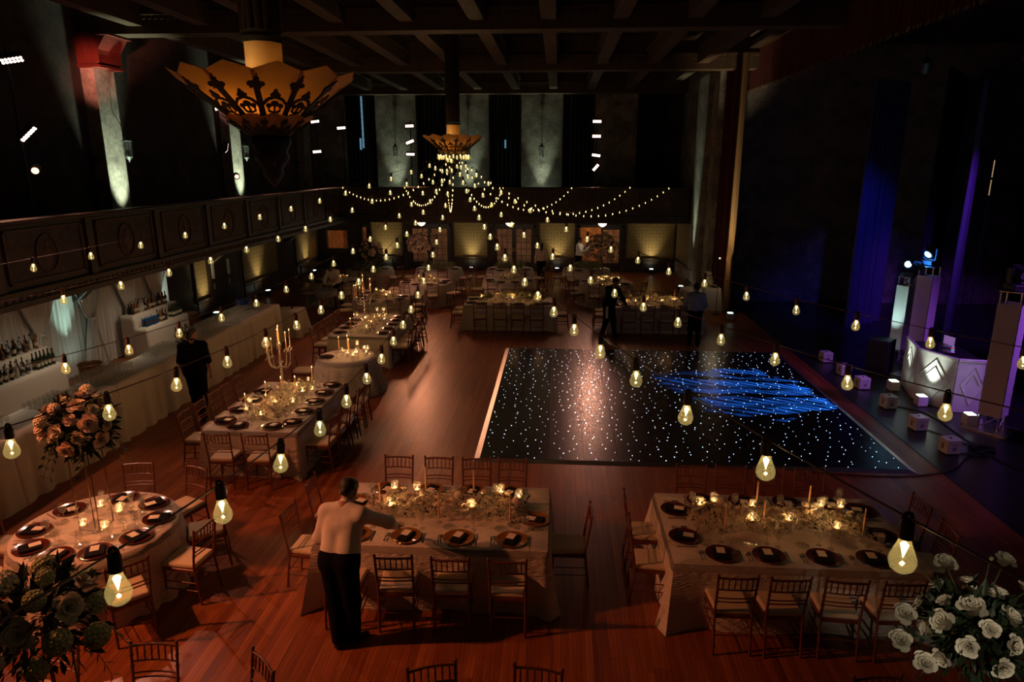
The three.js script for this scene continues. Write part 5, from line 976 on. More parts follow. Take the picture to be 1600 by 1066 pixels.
// buckets
function bucket(x, y, z, r, h, m, label, name, handle) {
  const t = thing(name, label, 'bucket', [x, y, z]);
  part('bucket_body', lathe([[0.001, 0.006], [r * 0.74, 0], [r * 0.76, 0.004], [r, h], [r * 1.05, h + 0.01], [r * 1.03, h + 0.016], [r * 0.97, h], [r * 0.74, 0.012], [0.001, 0.012]], 24), m, t);
  part('rim', xf(new THREE.TorusGeometry(r * 1.03, 0.009, 6, 28), [0, h, 0], [PI / 2, 0, 0]), m, t);
  if (handle) part('handle', tube([[-r * 1.04, h - 0.02, 0], [-r * 1.16, h - 0.06, 0.05], [-r * 0.9, h - 0.1, r * 0.7], [0, h - 0.12, r * 1.12], [r * 0.9, h - 0.1, r * 0.7], [r * 1.04, h - 0.02, 0]], 0.006, 20, 5), MT.alu, t);
}
bucket(-8.42, BARY + 0.002, -17.6, 0.19, 0.27, mat('blue plastic', [0.02, 0.07, 0.32], 0.35), 'blue plastic ice bucket on the far end of the bar', 'ice_bucket', true);
const copper = mat('brown copper', [0.16, 0.075, 0.035], 0.35, { metal: 0.6 });
bucket(-10.2, 0.003, -13.75, 0.24, 0.62, copper, 'brown metal tub behind the bar before the brightly lit drape', 'metal_tub');
bucket(-10.75, 0.003, -19.0, 0.28, 0.62, copper, 'brown metal tub beside the service doors', 'metal_tub');
// glasses on the bar: clusters
const barGlass = lathe([[0.001, 0.001], [0.03, 0.001], [0.028, 0.004], [0.004, 0.01], [0.004, 0.075], [0.014, 0.085], [0.034, 0.11], [0.038, 0.135], [0.033, 0.18]], 9);
const barTumbler = lathe([[0.001, 0.004], [0.028, 0.002], [0.034, 0.1]], 9);
[[-16.0, -17.35, 15, 5, barGlass, 'wine', 'before the blue bucket'], [-17.85, -18.3, 5, 4, barTumbler, 'tumbler', 'at the far bar end'], [-14.75, -15.85, 11, 6, barGlass, 'wine', 'beyond the bartender'], [-12.85, -13.85, 10, 5, barTumbler, 'tumbler', 'beside the wine bottles'], [-10.9, -12.0, 11, 6, barGlass, 'wine', 'before the near metal tub'], [-9.75, -10.5, 7, 4, barTumbler, 'tumbler', 'behind the tall rose arrangement'], [-8.2, -9.1, 7, 5, barGlass, 'wine', 'at the near bar end']].forEach(([za, zb, n, m, geo, kind, where]) => {
  for (let i = 0; i < n; i++) for (let j = 0; j < m; j++) single('bar_glass', geo, MT.glass, `clear ${kind} glass in the bar cluster ${where}`, 'glass', [-8.48 + j * 0.085 + rr(-0.006, 0.006), BARY + 0.001, za + (zb - za) * (i + 0.5) / n], 0, `${kind} glasses on the bar ${where}`);
});
// soft uplights at the drapes
uplight([-10.85, 0.002, -14.6], [XL + 0.1, 2.4, -14.6], 'floor uplight behind the bar under the brightest drape', 0.3, 0.36, [0.6, 1.0, 0.82], MT.blackPlastic, 0.01);
uplight([-10.95, 0.002, -18.75], [XL + 0.3, 2.3, -18.5], 'floor uplight behind the bar at the last drape', 0.2, 0.5, [0.8, 1.0, 0.85]);

// small ceiling fittings under the balcony over the bar
[-9.6, -13.0, -16.6].forEach((z, i) => {
  const t = thing('downlight', `small round downlight over the bar, ${ORD[i]} from the viewer`, 'lamp', [-9.6, BY0 - 0.02, z]);
  part('trim_ring', lathe([[0.05, 0.0], [0.085, -0.004], [0.09, 0.02], [0.05, 0.02]], 16), MT.paintWhite, t); part('lamp_disc', cyl(0.05, 0.05, 0.006, 0, 0.006, 0, 14), glow('bar downlight lamp', [1, 0.8, 0.55], 1.2), t);
  spot('bar_downlight', [-9.6, BY0 - 0.05, z], [-9.75, 0, z], [1, 0.78, 0.55], POWER.bar, 1.15, 1, 4);
});
// dark console against the far side wall
{
  const t = thing('console_table', 'dark wooden console with lower shelf by the side wall', 'table', [-10.2, 0, -27.6], 0.1);
  part('tabletop', rbox(0.55, 0.05, 1.5, 0.01, 0, 0.86, 0), MT.darkWood, t); part('lower_shelf', box(0.48, 0.03, 1.4, 0, 0.25, 0), MT.darkWood, t);
  for (const [a, b] of [[-1, -1], [1, -1], [1, 1], [-1, 1]]) part('leg', box(0.06, 0.835, 0.06, a * 0.23, 0.42, b * 0.68), MT.darkWood, t);
}
// ================================================================ star-lit dance floor
{
  const X0 = -1.36, X1 = 5.9, Z1 = -10.58, Z0 = -18.0, t = thing('dance_floor', 'black gloss dance floor sprinkled with tiny white lights', 'dance floor', [X0, 0, Z1]);
  const W = X1 - X0, D = Z1 - Z0, nx = 12, nz = 6, e = 0.1, pw = (W - 2 * e) / nx, pd = (D - 2 * e) / nz;
  const gloss = [0, 1, 2].map(i => mat('black gloss floor panel ' + i, [0.009 + 0.001 * i, 0.009 + 0.001 * i, 0.01 + 0.001 * i], 0.235 + 0.006 * i, { bumpMap: rep(texLeather, 1.5, 1.5), bumpScale: 0.0004, specularIntensity: 0.32 }));
  const pg = rbox(pw - 0.004, 0.03, pd - 0.004, 0.002, 0, 0, 0, 1);
  for (let i = 0; i < nx; i++) for (let j = 0; j < nz; j++) part('floor_panel', pg, gloss[(i * 7 + j * 5 + i * j) % 3], t, [e + (i + 0.5) * pw, 0.016, -(e + (j + 0.5) * pd)]);
  const ramp = (x0, z0, x1, z1, x2, z2, x3, z3) => { // outer edge low, inner edge high
    const g = new THREE.BufferGeometry(); const v = [[x0, 0.002, z0], [x1, 0.002, z1], [x2, 0.031, z2], [x3, 0.031, z3]]; const b = v.map(p => [p[0], 0.0005, p[2]]), pos = [];
    const q = (a, c, d, f) => pos.push(...a, ...c, ...d, ...a, ...d, ...f); q(v[0], v[1], v[2], v[3]); q(b[3], b[2], b[1], b[0]); q(v[2], b[2], b[3], v[3]); q(v[1], b[1], b[2], v[2]); q(v[0], v[3], b[3], b[0]); q(b[0], b[1], v[1], v[0]);
    g.setAttribute('position', new THREE.Float32BufferAttribute(pos, 3)); g.computeVertexNormals(); return g;
  };
  part('edge_ramp', ramp(0, 0, W, 0, W - e, -e, e, -e), MT.alu, t); part('edge_ramp', ramp(W, -D, 0, -D, e, -D + e, W - e, -D + e), MT.alu, t); part('edge_ramp', ramp(0, -D, 0, 0, e, -e, e, -D + e), MT.alu, t); part('edge_ramp', ramp(W, 0, W, -D, W - e, -D + e, W - e, -e), MT.alu, t);
  const n = nx * nz * 12, I = new THREE.InstancedMesh(new THREE.CylinderGeometry(0.0068, 0.0068, 0.003, 5), glow('tiny LED star light', [0.5, 0.66, 1], 6, [0.9, 0.95, 1]), n); I.name = 'led_stars'; I.userData.kind = 'stuff';
  let k = 0; for (let i = 0; i < nx; i++) for (let j = 0; j < nz; j++) for (let a = 0; a < 2; a++) for (let b = 0; b < 6; b++) { const x = e + (i + (a + rr(0.12, 0.88)) / 2) * pw, z = -(e + (j + (b + rr(0.12, 0.88)) / 6) * pd); M4.compose(V3(x, 0.0318, z), Q.identity(), V3(1, 1, 1).multiplyScalar(rr(0.55, 1.35))); I.setMatrixAt(k++, M4); }
  t.add(I);
}
// ================================================================ white spark boxes along the stage edge
{
  const face = texture(64, 64, (u, v) => { const r = Math.hypot(u - 0.5, v - 0.34), m = (r < 0.16 && r > 0.1) || r < 0.05 || (v > 0.66 && v < 0.7 && u > 0.2 && u < 0.8); return m ? [0.2, 0.19, 0.2] : [0.78, 0.76, 0.76]; });
  const logo = texture(64, 64, (u, v) => { const x = u - 0.5, y = v - 0.5, m = Math.abs(x) < 0.13 && Math.abs(y) < 0.24 && (Math.abs(Math.abs(x) - 0.1) < 0.035 || Math.abs(y - x * 1.5) < 0.05 || Math.abs(y + 0.2) < 0.035); return m ? [0.16, 0.15, 0.16] : [0.8, 0.78, 0.76]; });
  const mF = mat('spark box front print', [1, 1, 1], 0.45, { map: face }), mL = mat('spark box side emblem', [1, 1, 1], 0.45, { map: logo });
  [-17.2, -16.07, -15.06, -13.8, -12.6, -11.52].forEach((z, i) => {
    const t = thing('spark_machine', `white square spark box on the stage edge, ${ORD[5 - i]} from the viewer`, 'machine', [6.86, 0.002, z], 0.12, 'white spark boxes');
    part('case', merge(rbox(0.25, 0.25, 0.25, 0.012, 0, 0.14, 0)), MT.paintWhite, t); part('front_panel', new THREE.PlaneGeometry(0.225, 0.225), mF, t, [0, 0.14, 0.1262]); part('side_panel', new THREE.PlaneGeometry(0.225, 0.225), mL, t, [-0.1262, 0.14, 0], [0, -PI / 2, 0]);
    for (const [a, b] of [[-1, -1], [1, -1], [1, 1], [-1, 1]]) part('foot', cyl(0.012, 0.012, 0.016, a * 0.1, 0, b * 0.1, 6), MT.rubber, t); part('nozzle', cyl(0.022, 0.022, 0.012, 0, 0.264, 0, 10), MT.blackPlastic, t);
  });
}
// ================================================================ truss towers in white scrim
function tower(x, z, turn, h, label, w = 0.34) {
  const t = thing('truss_tower', label, 'truss tower', [x, 0, z], turn), q = w / 2 - 0.02;
  part('base_plate', box(0.75, 0.012, 0.75, 0, 0.008, 0), MT.alu, t);
  const cs4 = [[-q, -q], [q, -q], [q, q], [-q, q]];
  cs4.forEach(([a, b]) => part('chord', cyl(0.02, 0.02, h, a, 0.014, b, 8), MT.alu, t));
  const br = []; for (let i = 0; i < 4; i++) { const a = cs4[i], b = cs4[(i + 1) % 4]; for (let k = 0; k < Math.floor(h / 0.3); k++) br.push(k % 2 ? rod([a[0], 0.03 + k * 0.3, a[1]], [b[0], 0.03 + k * 0.3 + 0.28, b[1]], 0.009, 5) : rod([b[0], 0.03 + k * 0.3, b[1]], [a[0], 0.03 + k * 0.3 + 0.28, a[1]], 0.009, 5)); }
  part('truss_bracing', merge(br), MT.alu, t).userData.kind = 'stuff';
  const y0 = 0.28, y1 = h - 0.2; [[0, w / 2], [PI / 2, w / 2], [PI, w / 2], [-PI / 2, w / 2]].forEach(([a]) => { const g = new THREE.PlaneGeometry(w, y1 - y0, 4, 24), p = g.attributes.position; for (let i = 0; i < p.count; i++) { const v = p.getY(i) / (y1 - y0) + 0.5, u = p.getX(i) / (w / 2); p.setZ(i, 0.012 - 0.01 * Math.cos(u * 1.5) + 0.003 * Math.sin(v * 60 + u * 2)); } g.computeVertexNormals(); g.translate(0, (y0 + y1) / 2, w / 2); g.rotateY(a); part('scrim_panel', g, MT.scrim, t); });
  part('top_plate', box(w + 0.04, 0.014, w + 0.04, 0, h + 0.02, 0), MT.alu, t);
  return t;
}
const TA = [8.28, -12.75], TB = [8.5, -16.1], TC = [8.78, -17.6];
tower(TA[0], TA[1], 0.72, 2.62, 'white scrim truss tower beside the booth nearest the viewer', 0.36);
tower(TB[0], TB[1], 0.62, 2.6, 'white scrim truss tower directly behind the booth');
tower(TC[0], TC[1], 0.62, 2.12, 'shorter white scrim truss tower farthest back on stage', 0.3);
function movingHead(x, y, z, to, label, lens) {
  const dd = V3(to[0] - x, to[1] - y - 0.32, to[2] - z).normalize(), yaw = Math.atan2(dd.x, dd.z), t = thing('moving_head_light', label, 'stage light', [x, y, z], yaw);
  part('base', rbox(0.3, 0.1, 0.3, 0.02, 0, 0.05, 0), MT.blackPlastic, t); part('yoke', merge(rbox(0.05, 0.3, 0.14, 0.02, -0.15, 0.25, 0), rbox(0.05, 0.3, 0.14, 0.02, 0.15, 0.25, 0), rbox(0.34, 0.05, 0.14, 0.02, 0, 0.12, 0)), MT.blackPlastic, t);
  const d = V3(to[0] - x, to[1] - y - 0.32, to[2] - z).normalize(), hd = part('head', merge(xf(cyl(0.1, 0.11, 0.3, 0, -0.15, 0, 16), [0, 0, 0], [PI / 2, 0, 0])), MT.blackPlastic, t, [0, 0.32, 0]); hd.quaternion.setFromUnitVectors(V3(0, 0, 1), V3(0, d.y, Math.hypot(d.x, d.z)));
  part('lens', xf(cyl(0.075, 0.075, 0.01, 0, 0, 0, 16), [0, 0, 0.15], [PI / 2, 0, 0]), lens, hd);
  return V3(x, y + 0.32, z).add(d.multiplyScalar(0.18));
}
const blueLens = glow('blue moving light lens', [0.25, 0.62, 1], 14, [0.6, 0.8, 1]), offLens = mat('unlit moving light lens', [0.2, 0.2, 0.24], 0.1);
const target = [4.45, 0.03, -14.7];
const p1 = movingHead(TB[0], 2.65, TB[1], target, 'moving head light glowing blue on the tower behind the booth', blueLens);
const p2 = movingHead(TC[0], 2.16, TC[1], [-2, 1, -4], 'moving head light glowing blue on the shorter tower', blueLens);
movingHead(TA[0], 2.67, TA[1], [9, 0, -3], 'dark moving head light on the tower nearest the viewer', offLens);
// the water-ripple pattern wheel: a slotted disc before the lamp
{
  const d = V3(target[0], target[1], target[2]).sub(p1).normalize(), ribbons = []; seed = 991;
  for (let j = 0; j < 34; j++) { // wavy bars with gaps of changing width between them
    const pos = [], n = 60, pitch = 0.0052, y0 = -0.088 + j * pitch; for (let i = 0; i <= n; i++) { const x = -0.13 + 0.26 * i / n, wav = 0.0028 * Math.sin(x * 38 + j * 0.45) + 0.0016 * Math.sin(x * 90 + j) - 0.05 * x, a = vnoise(x * 60 + j * 7.3, j * 3.1), w = pitch * (0.32 + 0.62 * a); pos.push([x, y0 + wav - w * 0.62], [x, y0 + wav + w * 0.62]); }
    const g = new THREE.BufferGeometry(), v = []; for (let i = 0; i < n; i++) { const [a, b, c, e] = [pos[2 * i], pos[2 * i + 1], pos[2 * i + 2], pos[2 * i + 3]]; v.push(...a, 0, ...c, 0, ...e, 0, ...a, 0, ...e, 0, ...b, 0); }
    g.setAttribute('position', new THREE.Float32BufferAttribute(v, 3)); g.computeVertexNormals(); ribbons.push(g);
  }
  const frame = new THREE.Shape(); frame.absarc(0, 0, 0.2, 0, TAU, false); const hole = new THREE.Path(); for (let i = 0; i < 80; i++) { const a = -i / 80 * TAU, k = 0.72 + 0.4 * vnoise(9 + 5 * Math.cos(a), 9 + 5 * Math.sin(a)), q = [0.115 * k * Math.cos(a), 0.055 * k * Math.sin(a)]; i ? hole.lineTo(...q) : hole.moveTo(...q); } hole.closePath(); frame.holes = [hole];
  const t = thing('pattern_wheel', 'slotted pattern disc before the blue moving light', 'stage light part', [p1.x + d.x * 0.3, p1.y + d.y * 0.3, p1.z + d.z * 0.3]);
  t.quaternion.setFromRotationMatrix(new THREE.Matrix4().lookAt(V3(0, 0, 0), d.clone().negate(), V3(0, 1, 0)));
  part('disc_frame', new THREE.ShapeGeometry(frame, 32), MT.blackMetal, t); part('wavy_bars', merge(ribbons).rotateZ(-0.5), MT.blackMetal, t, [0, 0, 0.004]).userData.kind = 'stuff';
  part('holder_arm', rod([0, -0.19, 0], [0, -0.24, -0.28], 0.008, 5), MT.blackMetal, t);
  spot('blue_pattern_beam', p1.toArray(), target, [0.02, 0.2, 1], POWER.blue, 0.4, 0.25, 0.1);
}
// ================================================================ DJ booth facade
{
  const P = [[7.92, -15.5], [7.66, -14.45], [8.0, -13.62], [8.62, -13.5]], h = 1.12, t = thing('dj_booth', 'white folding booth facade with diamond mouldings', 'booth', [0, 0, 0]);
  for (let i = 0; i < 3; i++) {
    const [x0, z0] = P[i], [x1, z1] = P[i + 1], L = Math.hypot(x1 - x0, z1 - z0), a = Math.atan2(-(z1 - z0), x1 - x0); // local x along the panel, front at local -z... turned to the hall
    const g = new THREE.Group(); const panel = part('facade_panel', rbox(L - 0.01, h, 0.035, 0.006, 0, h / 2 + 0.004, 0), MT.paintWhite, t, [(x0 + x1) / 2, 0, (z0 + z1) / 2], [0, a, 0]);
    const f = 0.022, s = (ax, ay, bx, by) => rod([ax, ay, f], [bx, by, f], 0.012, 4); // front faces +z locally
    const w = L / 2 - 0.1, mid = h / 2 + 0.02;
    [[-w, mid, 0, h - 0.14], [0, h - 0.14, w, mid], [w, mid, 0, 0.16], [0, 0.16, -w, mid], [-w * 0.55, mid + 0.02, 0, h - 0.3], [0, h - 0.3, w * 0.55, mid + 0.02]].forEach(q => part('moulding', s(...q), MT.paintWhite, panel));
    part('top_moulding', box(L - 0.02, 0.04, 0.05, 0, h - 0.03, 0.01), MT.paintWhite, panel);
  }
  part('booth_shelf', extrude(shapeOf([[7.95, 15.4], [7.72, 14.47], [8.05, 13.68], [8.6, 13.58], [8.75, 15.3]]), 0.03).rotateX(-PI / 2).translate(0, 1.0, 0), MT.blackPlastic, t);
  const k = thing('dj_controller', 'black mixing controller with small coloured lights on the booth', 'controller', [8.25, 1.032, -14.5], -0.5);
  part('deck_body', rbox(0.32, 0.06, 0.72, 0.01, 0, 0.032, 0), MT.blackPlastic, k);
  for (const s of [-1, 1]) part('jog_wheel', cyl(0.09, 0.085, 0.016, 0, 0.062, s * 0.22, 18), MT.alu, k);
  [[0.2, 0.3, 1], [1, 0.15, 0.1], [0.1, 0.6, 1], [0.7, 0.2, 1]].forEach((c, i) => part('button_light', box(0.06, 0.006, 0.03, 0.1, 0.065, -0.25 + i * 0.17), glow('controller light ' + i, c, 1.2), k));
  const lp = thing('laptop', 'open black laptop with a dim violet screen on the booth', 'laptop', [8.42, 1.032, -14.95], -1.3);
  part('keyboard_base', rbox(0.33, 0.018, 0.23, 0.006, 0, 0.01, 0), MT.blackPlastic, lp); const sc = part('lid', rbox(0.33, 0.22, 0.01, 0.004, 0, 0.12, -0.13), MT.blackPlastic, lp); part('screen', new THREE.PlaneGeometry(0.3, 0.19), glow('laptop screen', [0.3, 0.16, 0.5], 0.5), sc, [0, 0.12, -0.1235]);
}
uplight([7.5, 0.002, -14.98], [7.78, 1.5, -14.98], 'white stage uplight before the first booth panel', 0.16, 0.5, [0.85, 1, 0.82], MT.paintWhite);
uplight([7.6, 0.002, -13.98], [7.86, 1.3, -14.06], 'white stage uplight before the middle booth panel', 0.16, 0.5, [0.85, 1, 0.82], MT.paintWhite);
uplight([7.98, 0.002, -12.93], [8.12, 2.4, -12.85], 'white stage uplight at the foot of the nearest tower', 0.6, 0.4, [0.85, 1, 0.8], MT.paintWhite);
uplight([8.35, 0.002, -17.35], [8.6, 2.2, -17.55], 'stage uplight at the foot of the shorter tower', 0.3, 0.4, [0.6, 1, 0.85], MT.blackPlastic);
// speakers and cases
function speaker(x, z, w, h, d, turn, label) { const t = thing('speaker', label, 'speaker', [x, 0.002, z], turn); part('cabinet', rbox(w, h, d, 0.02, 0, h / 2, 0), MT.blackPlastic, t); part('grille', rbox(w - 0.06, h - 0.06, 0.02, 0.008, 0, h / 2, d / 2 + 0.005), MT.blackMetal, t); part('handle', box(0.12, 0.05, 0.012, 0, h * 0.75, d / 2 + 0.02), MT.rubber, t); }
speaker(8.9, -12.0, 0.7, 0.62, 0.7, -0.7, 'black subwoofer cabinet before the nearest tower'); speaker(7.95, -16.7, 0.5, 0.75, 0.5, -0.7, 'black speaker cabinet behind the booth');
// cables on the stage floor
const cablePath = (pts, label, group) => single('cable', tube(pts.map(p => [p[0], 0.012, p[1]]), 0.011, 60, 6), MT.rubber, label, 'cable', [0, 0, 0], 0, group);
cablePath([[4.2, -10.5], [5.3, -10.44], [5.9, -10.52], [6.5, -10.75], [7.0, -11.25], [7.3, -11.5]], 'black cable running from the dance floor edge over the stage line');
cablePath([[7.05, -13.85], [7.25, -13.7], [7.42, -13.5], [7.5, -13.0], [7.48, -12.4], [7.5, -11.9], [7.62, -11.65]], 'black cable from the booth to the coiled heap');
cablePath([[6.98, -12.6], [7.1, -12.4], [7.25, -12.1], [7.4, -11.85]], 'thin black cable behind the second spark box'); cablePath([[7.5, -11.35], [7.55, -11.0], [7.75, -10.6], [8.1, -10.0], [8.6, -9.4]], 'black cable leaving the coiled heap towards the viewer'); cablePath([[6.98, -11.5], [7.1, -11.42], [7.28, -11.42]], 'short black cable beside the nearest spark box');
{ const pts = []; for (let i = 0; i < 60; i++) { const a = i * 0.62, r = 0.13 + 0.05 * Math.sin(i * 1.3); pts.push([7.5 + r * Math.cos(a) * 1.2, 0.012 + 0.035 * (0.5 + 0.5 * Math.sin(i * 0.9)), -11.65 + r * Math.sin(a)]); } single('cable_coil', tube(pts, 0.009, 240, 5), MT.rubber, 'tangled heap of coiled black cable on the stage', 'cable');
  const q = []; for (let i = 0; i < 34; i++) { const a = i * 0.7, r = 0.1 + 0.05 * Math.sin(i * 1.7); q.push([7.3 + r * Math.cos(a) * 1.3, 0.012 + 0.03 * (0.5 + 0.5 * Math.sin(i * 1.1)), -11.4 + r * Math.sin(a) * 0.8]); } single('cable_coil', tube(q, 0.008, 160, 5), MT.rubber, 'smaller tangle of black cable beside the nearest spark box', 'cable'); }
// exit sign far backstage and a lit slit between the drapes
{ const t = thing('exit_sign', 'small red exit sign glowing far backstage', 'sign', [14.9, 2.46, -27.8], 0); part('sign_case', box(0.06, 0.22, 0.36), MT.blackPlastic, t); part('sign_letters_light', merge([0, 1, 2, 3].map(i => box(0.01, 0.12, 0.03, -0.035, 0, -0.12 + i * 0.08)), box(0.01, 0.02, 0.06, -0.035, 0.05, -0.11), box(0.01, 0.02, 0.06, -0.035, -0.05, -0.11)), glow('red exit sign light', [1, 0.03, 0.02], 1.5), t); }
{ const w = structGroup('window', [12.0, 0, -20.3]); const pm = glow('lit wing window pane', [0.9, 0.62, 0.3], 0.35); part('pane', box(0.02, 0.46, 0.06, 0, 4.75, 0), pm, w); part('pane', box(0.02, 0.42, 0.06, 0, 4.24, 0), pm, w); part('window_frame', merge(box(0.03, 1.1, 0.02, 0, 4.5, 0.04), box(0.03, 1.1, 0.02, 0, 4.5, -0.04), cyl(0.012, 0.012, 4.0, 0, 0, 0, 6)), MT.blackMetal, w); }
// purple and blue stage lamps (hung over the stage, outside the picture)
function stagePar(at, to, label, color, power, angle, lens) { const t = thing('stage_par', label, 'stage light', at); const d = V3(to[0] - at[0], to[1] - at[1], to[2] - at[2]).normalize(); t.quaternion.setFromUnitVectors(V3(0, 0, 1), d); part('can', xf(cyl(0.1, 0.12, 0.26, 0, -0.27, 0, 14), [0, 0, 0], [PI / 2, 0, 0]), MT.blackMetal, t); part('lamp_lens', xf(cyl(0.1, 0.1, 0.008, 0, -0.01, 0, 14), [0, 0, 0], [PI / 2, 0, 0]), glow(label + ' glow', lens, 3), t); part('hanging_clamp', rod([0, 0, 0], [0, 0.1, 0], 0.02, 5), MT.blackMetal, t, [0, 0, -0.15]); const hang = thing('hanging_pipe', 'thin black pipe holding the ' + label, 'pipe', at); part('pipe', cyl(0.012, 0.012, TOP - at[1] - 0.1, 0, 0.1, 0, 6), MT.blackMetal, hang); spot('stage_par_beam', V3(...at).add(d.multiplyScalar(0.04)).toArray(), to, color, power, angle, 0.8, 4); }
stagePar([11.4, 6.6, -10.2], [8.4, 1.2, -14.2], 'purple lamp hung over the stage before the towers', [0.42, 0.1, 1], POWER.purple, 0.32, [0.5, 0.2, 1]);
stagePar([9.4, 6.9, -15.4], [10.9, 2.6, -19.3], 'purple lamp hung before the blue leg curtain', [0.34, 0.06, 1], POWER.purple * 0.8, 0.38, [0.5, 0.2, 1]);
stagePar([8.2, 6.9, -17.0], [9.8, 1.6, -21.4], 'blue lamp hung before the rear leg curtain', [0.05, 0.06, 1], POWER.blueWash, 0.45, [0.2, 0.2, 1]);
stagePar([12.4, 6.4, -9.2], [6.9, 0, -11.3], 'dim violet lamp hung over the stage front', [0.6, 0.28, 1], POWER.purple * 0.25, 0.35, [0.6, 0.3, 1]);
// ================================================================ people: smooth-joined tapered limbs, meshed with surface nets
function sdfMesh(prims, cell, k) {
  let lo = [1e9, 1e9, 1e9], hi = [-1e9, -1e9, -1e9];
  for (const p of prims) for (let a = 0; a < 3; a++) { lo[a] = Math.min(lo[a], p[a] - p[6], p[a + 3] - p[7]); hi[a] = Math.max(hi[a], p[a] + p[6], p[a + 3] + p[7]); }
  const pad = 2.5 * cell, N = [0, 1, 2].map(a => Math.ceil((hi[a] - lo[a] + 2 * pad) / cell) + 1), o = lo.map(v => v - pad), F = new Float32Array(N[0] * N[1] * N[2]).fill(1);
  for (const [ax, ay, az, bx, by, bz, ra, rb] of prims) { // each limb touches only the cells near it
    const m = Math.max(ra, rb) + k + 2 * cell, r = [[ax, bx], [ay, by], [az, bz]].map(([u, v], a) => [Math.max(0, Math.floor((Math.min(u, v) - m - o[a]) / cell)), Math.min(N[a] - 1, Math.ceil((Math.max(u, v) + m - o[a]) / cell))]);
    const dx = bx - ax, dy = by - ay, dz = bz - az, L2 = dx * dx + dy * dy + dz * dz || 1e-9;
    for (let z = r[2][0]; z <= r[2][1]; z++) for (let y = r[1][0]; y <= r[1][1]; y++) for (let x = r[0][0]; x <= r[0][1]; x++) {
      const px = o[0] + x * cell - ax, py = o[1] + y * cell - ay, pz = o[2] + z * cell - az, t = Math.max(0, Math.min(1, (px * dx + py * dy + pz * dz) / L2));
      const d = Math.hypot(px - t * dx, py - t * dy, pz - t * dz) - (ra + (rb - ra) * t), i = (z * N[1] + y) * N[0] + x, f = F[i], h = Math.max(0, k - Math.abs(f - d)) / k; F[i] = Math.min(f, d) - h * h * k * 0.25;
    }
  }
  const id = new Int32Array(F.length).fill(-1), pos = [], idx = [], S = [1, N[0], N[0] * N[1]];
  for (let z = 0; z < N[2] - 1; z++) for (let y = 0; y < N[1] - 1; y++) for (let x = 0; x < N[0] - 1; x++) {
    const b = (z * N[1] + y) * N[0] + x; let c = 0, sx = 0, sy = 0, sz = 0, m = 0;
    for (let q = 0; q < 8; q++) if (F[b + (q & 1) + ((q >> 1) & 1) * S[1] + (q >> 2) * S[2]] < 0) m |= 1 << q;
    if (m === 0 || m === 255) continue;
    for (let a = 0; a < 3; a++) for (let q = 0; q < 8; q++) if (!(q & (1 << a))) { const q2 = q | (1 << a), f0 = F[b + (q & 1) + ((q >> 1) & 1) * S[1] + (q >> 2) * S[2]], f1 = F[b + (q2 & 1) + ((q2 >> 1) & 1) * S[1] + (q2 >> 2) * S[2]]; if ((f0 < 0) !== (f1 < 0)) { const t = f0 / (f0 - f1); sx += (q & 1) + (a === 0 ? t : 0); sy += ((q >> 1) & 1) + (a === 1 ? t : 0); sz += (q >> 2) + (a === 2 ? t : 0); c++; } }
    id[b] = pos.length / 3; pos.push(o[0] + (x + sx / c) * cell, o[1] + (y + sy / c) * cell, o[2] + (z + sz / c) * cell);
  }
  for (let z = 1; z < N[2] - 1; z++) for (let y = 1; y < N[1] - 1; y++) for (let x = 1; x < N[0] - 1; x++) {
    const b = (z * N[1] + y) * N[0] + x;
    for (let a = 0; a < 3; a++) { const f0 = F[b], f1 = F[b + S[a]]; if ((f0 < 0) === (f1 < 0)) continue; const u = S[(a + 1) % 3], v = S[(a + 2) % 3], q = [id[b], id[b - u], id[b - u - v], id[b - v]]; if (q.some(i => i < 0)) continue; if (f0 < 0) idx.push(q[0], q[1], q[2], q[0], q[2], q[3]); else idx.push(q[0], q[2], q[1], q[0], q[3], q[2]); }
  }
  const g = new THREE.BufferGeometry(); g.setAttribute('position', new THREE.Float32BufferAttribute(pos, 3)); g.setIndex(idx); g.computeVertexNormals(); return clean(g);
}
const cap = (a, b, ra, rb = ra) => [a[0], a[1], a[2], b[0], b[1], b[2], ra, rb];
function handPrims(w, dir, nrm, side, curl) { // fingers leave the palm; the thumb leaves its side
  const D = V3(...dir).normalize(), Nn = V3(...nrm).normalize(), X = V3().crossVectors ? new THREE.Vector3().crossVectors(D, Nn).normalize().multiplyScalar(side) : 0, W = V3(...w), at = (f, x, n) => W.clone().add(D.clone().multiplyScalar(f)).add(X.clone().multiplyScalar(x)).add(Nn.clone().multiplyScalar(n)).toArray(), out = [];
  for (let i = 0; i < 4; i++) { const x = -0.03 + i * 0.02; out.push(cap(at(0.0, x * 0.55, 0), at(0.085, x, 0), 0.016, 0.012)); const L = [0.058, 0.068, 0.072, 0.062][i], c = curl; const k1 = at(0.085 + L * 0.5 * Math.cos(c), x * 1.1, -L * 0.5 * Math.sin(c)), k2 = at(0.085 + L * (0.5 * Math.cos(c) + 0.5 * Math.cos(2 * c)), x * 1.12, -L * (0.5 * Math.sin(c) + 0.5 * Math.sin(2 * c))); out.push(cap(at(0.085, x, 0), k1, 0.0098, 0.0092), cap(k1, k2, 0.0092, 0.0078)); }
  const t1 = at(0.06, 0.055, -0.012), t2 = at(0.09, 0.068, -0.022); out.push(cap(at(0.015, 0.022, 0), t1, 0.015, 0.011), cap(t1, t2, 0.0105, 0.009)); return out;
}
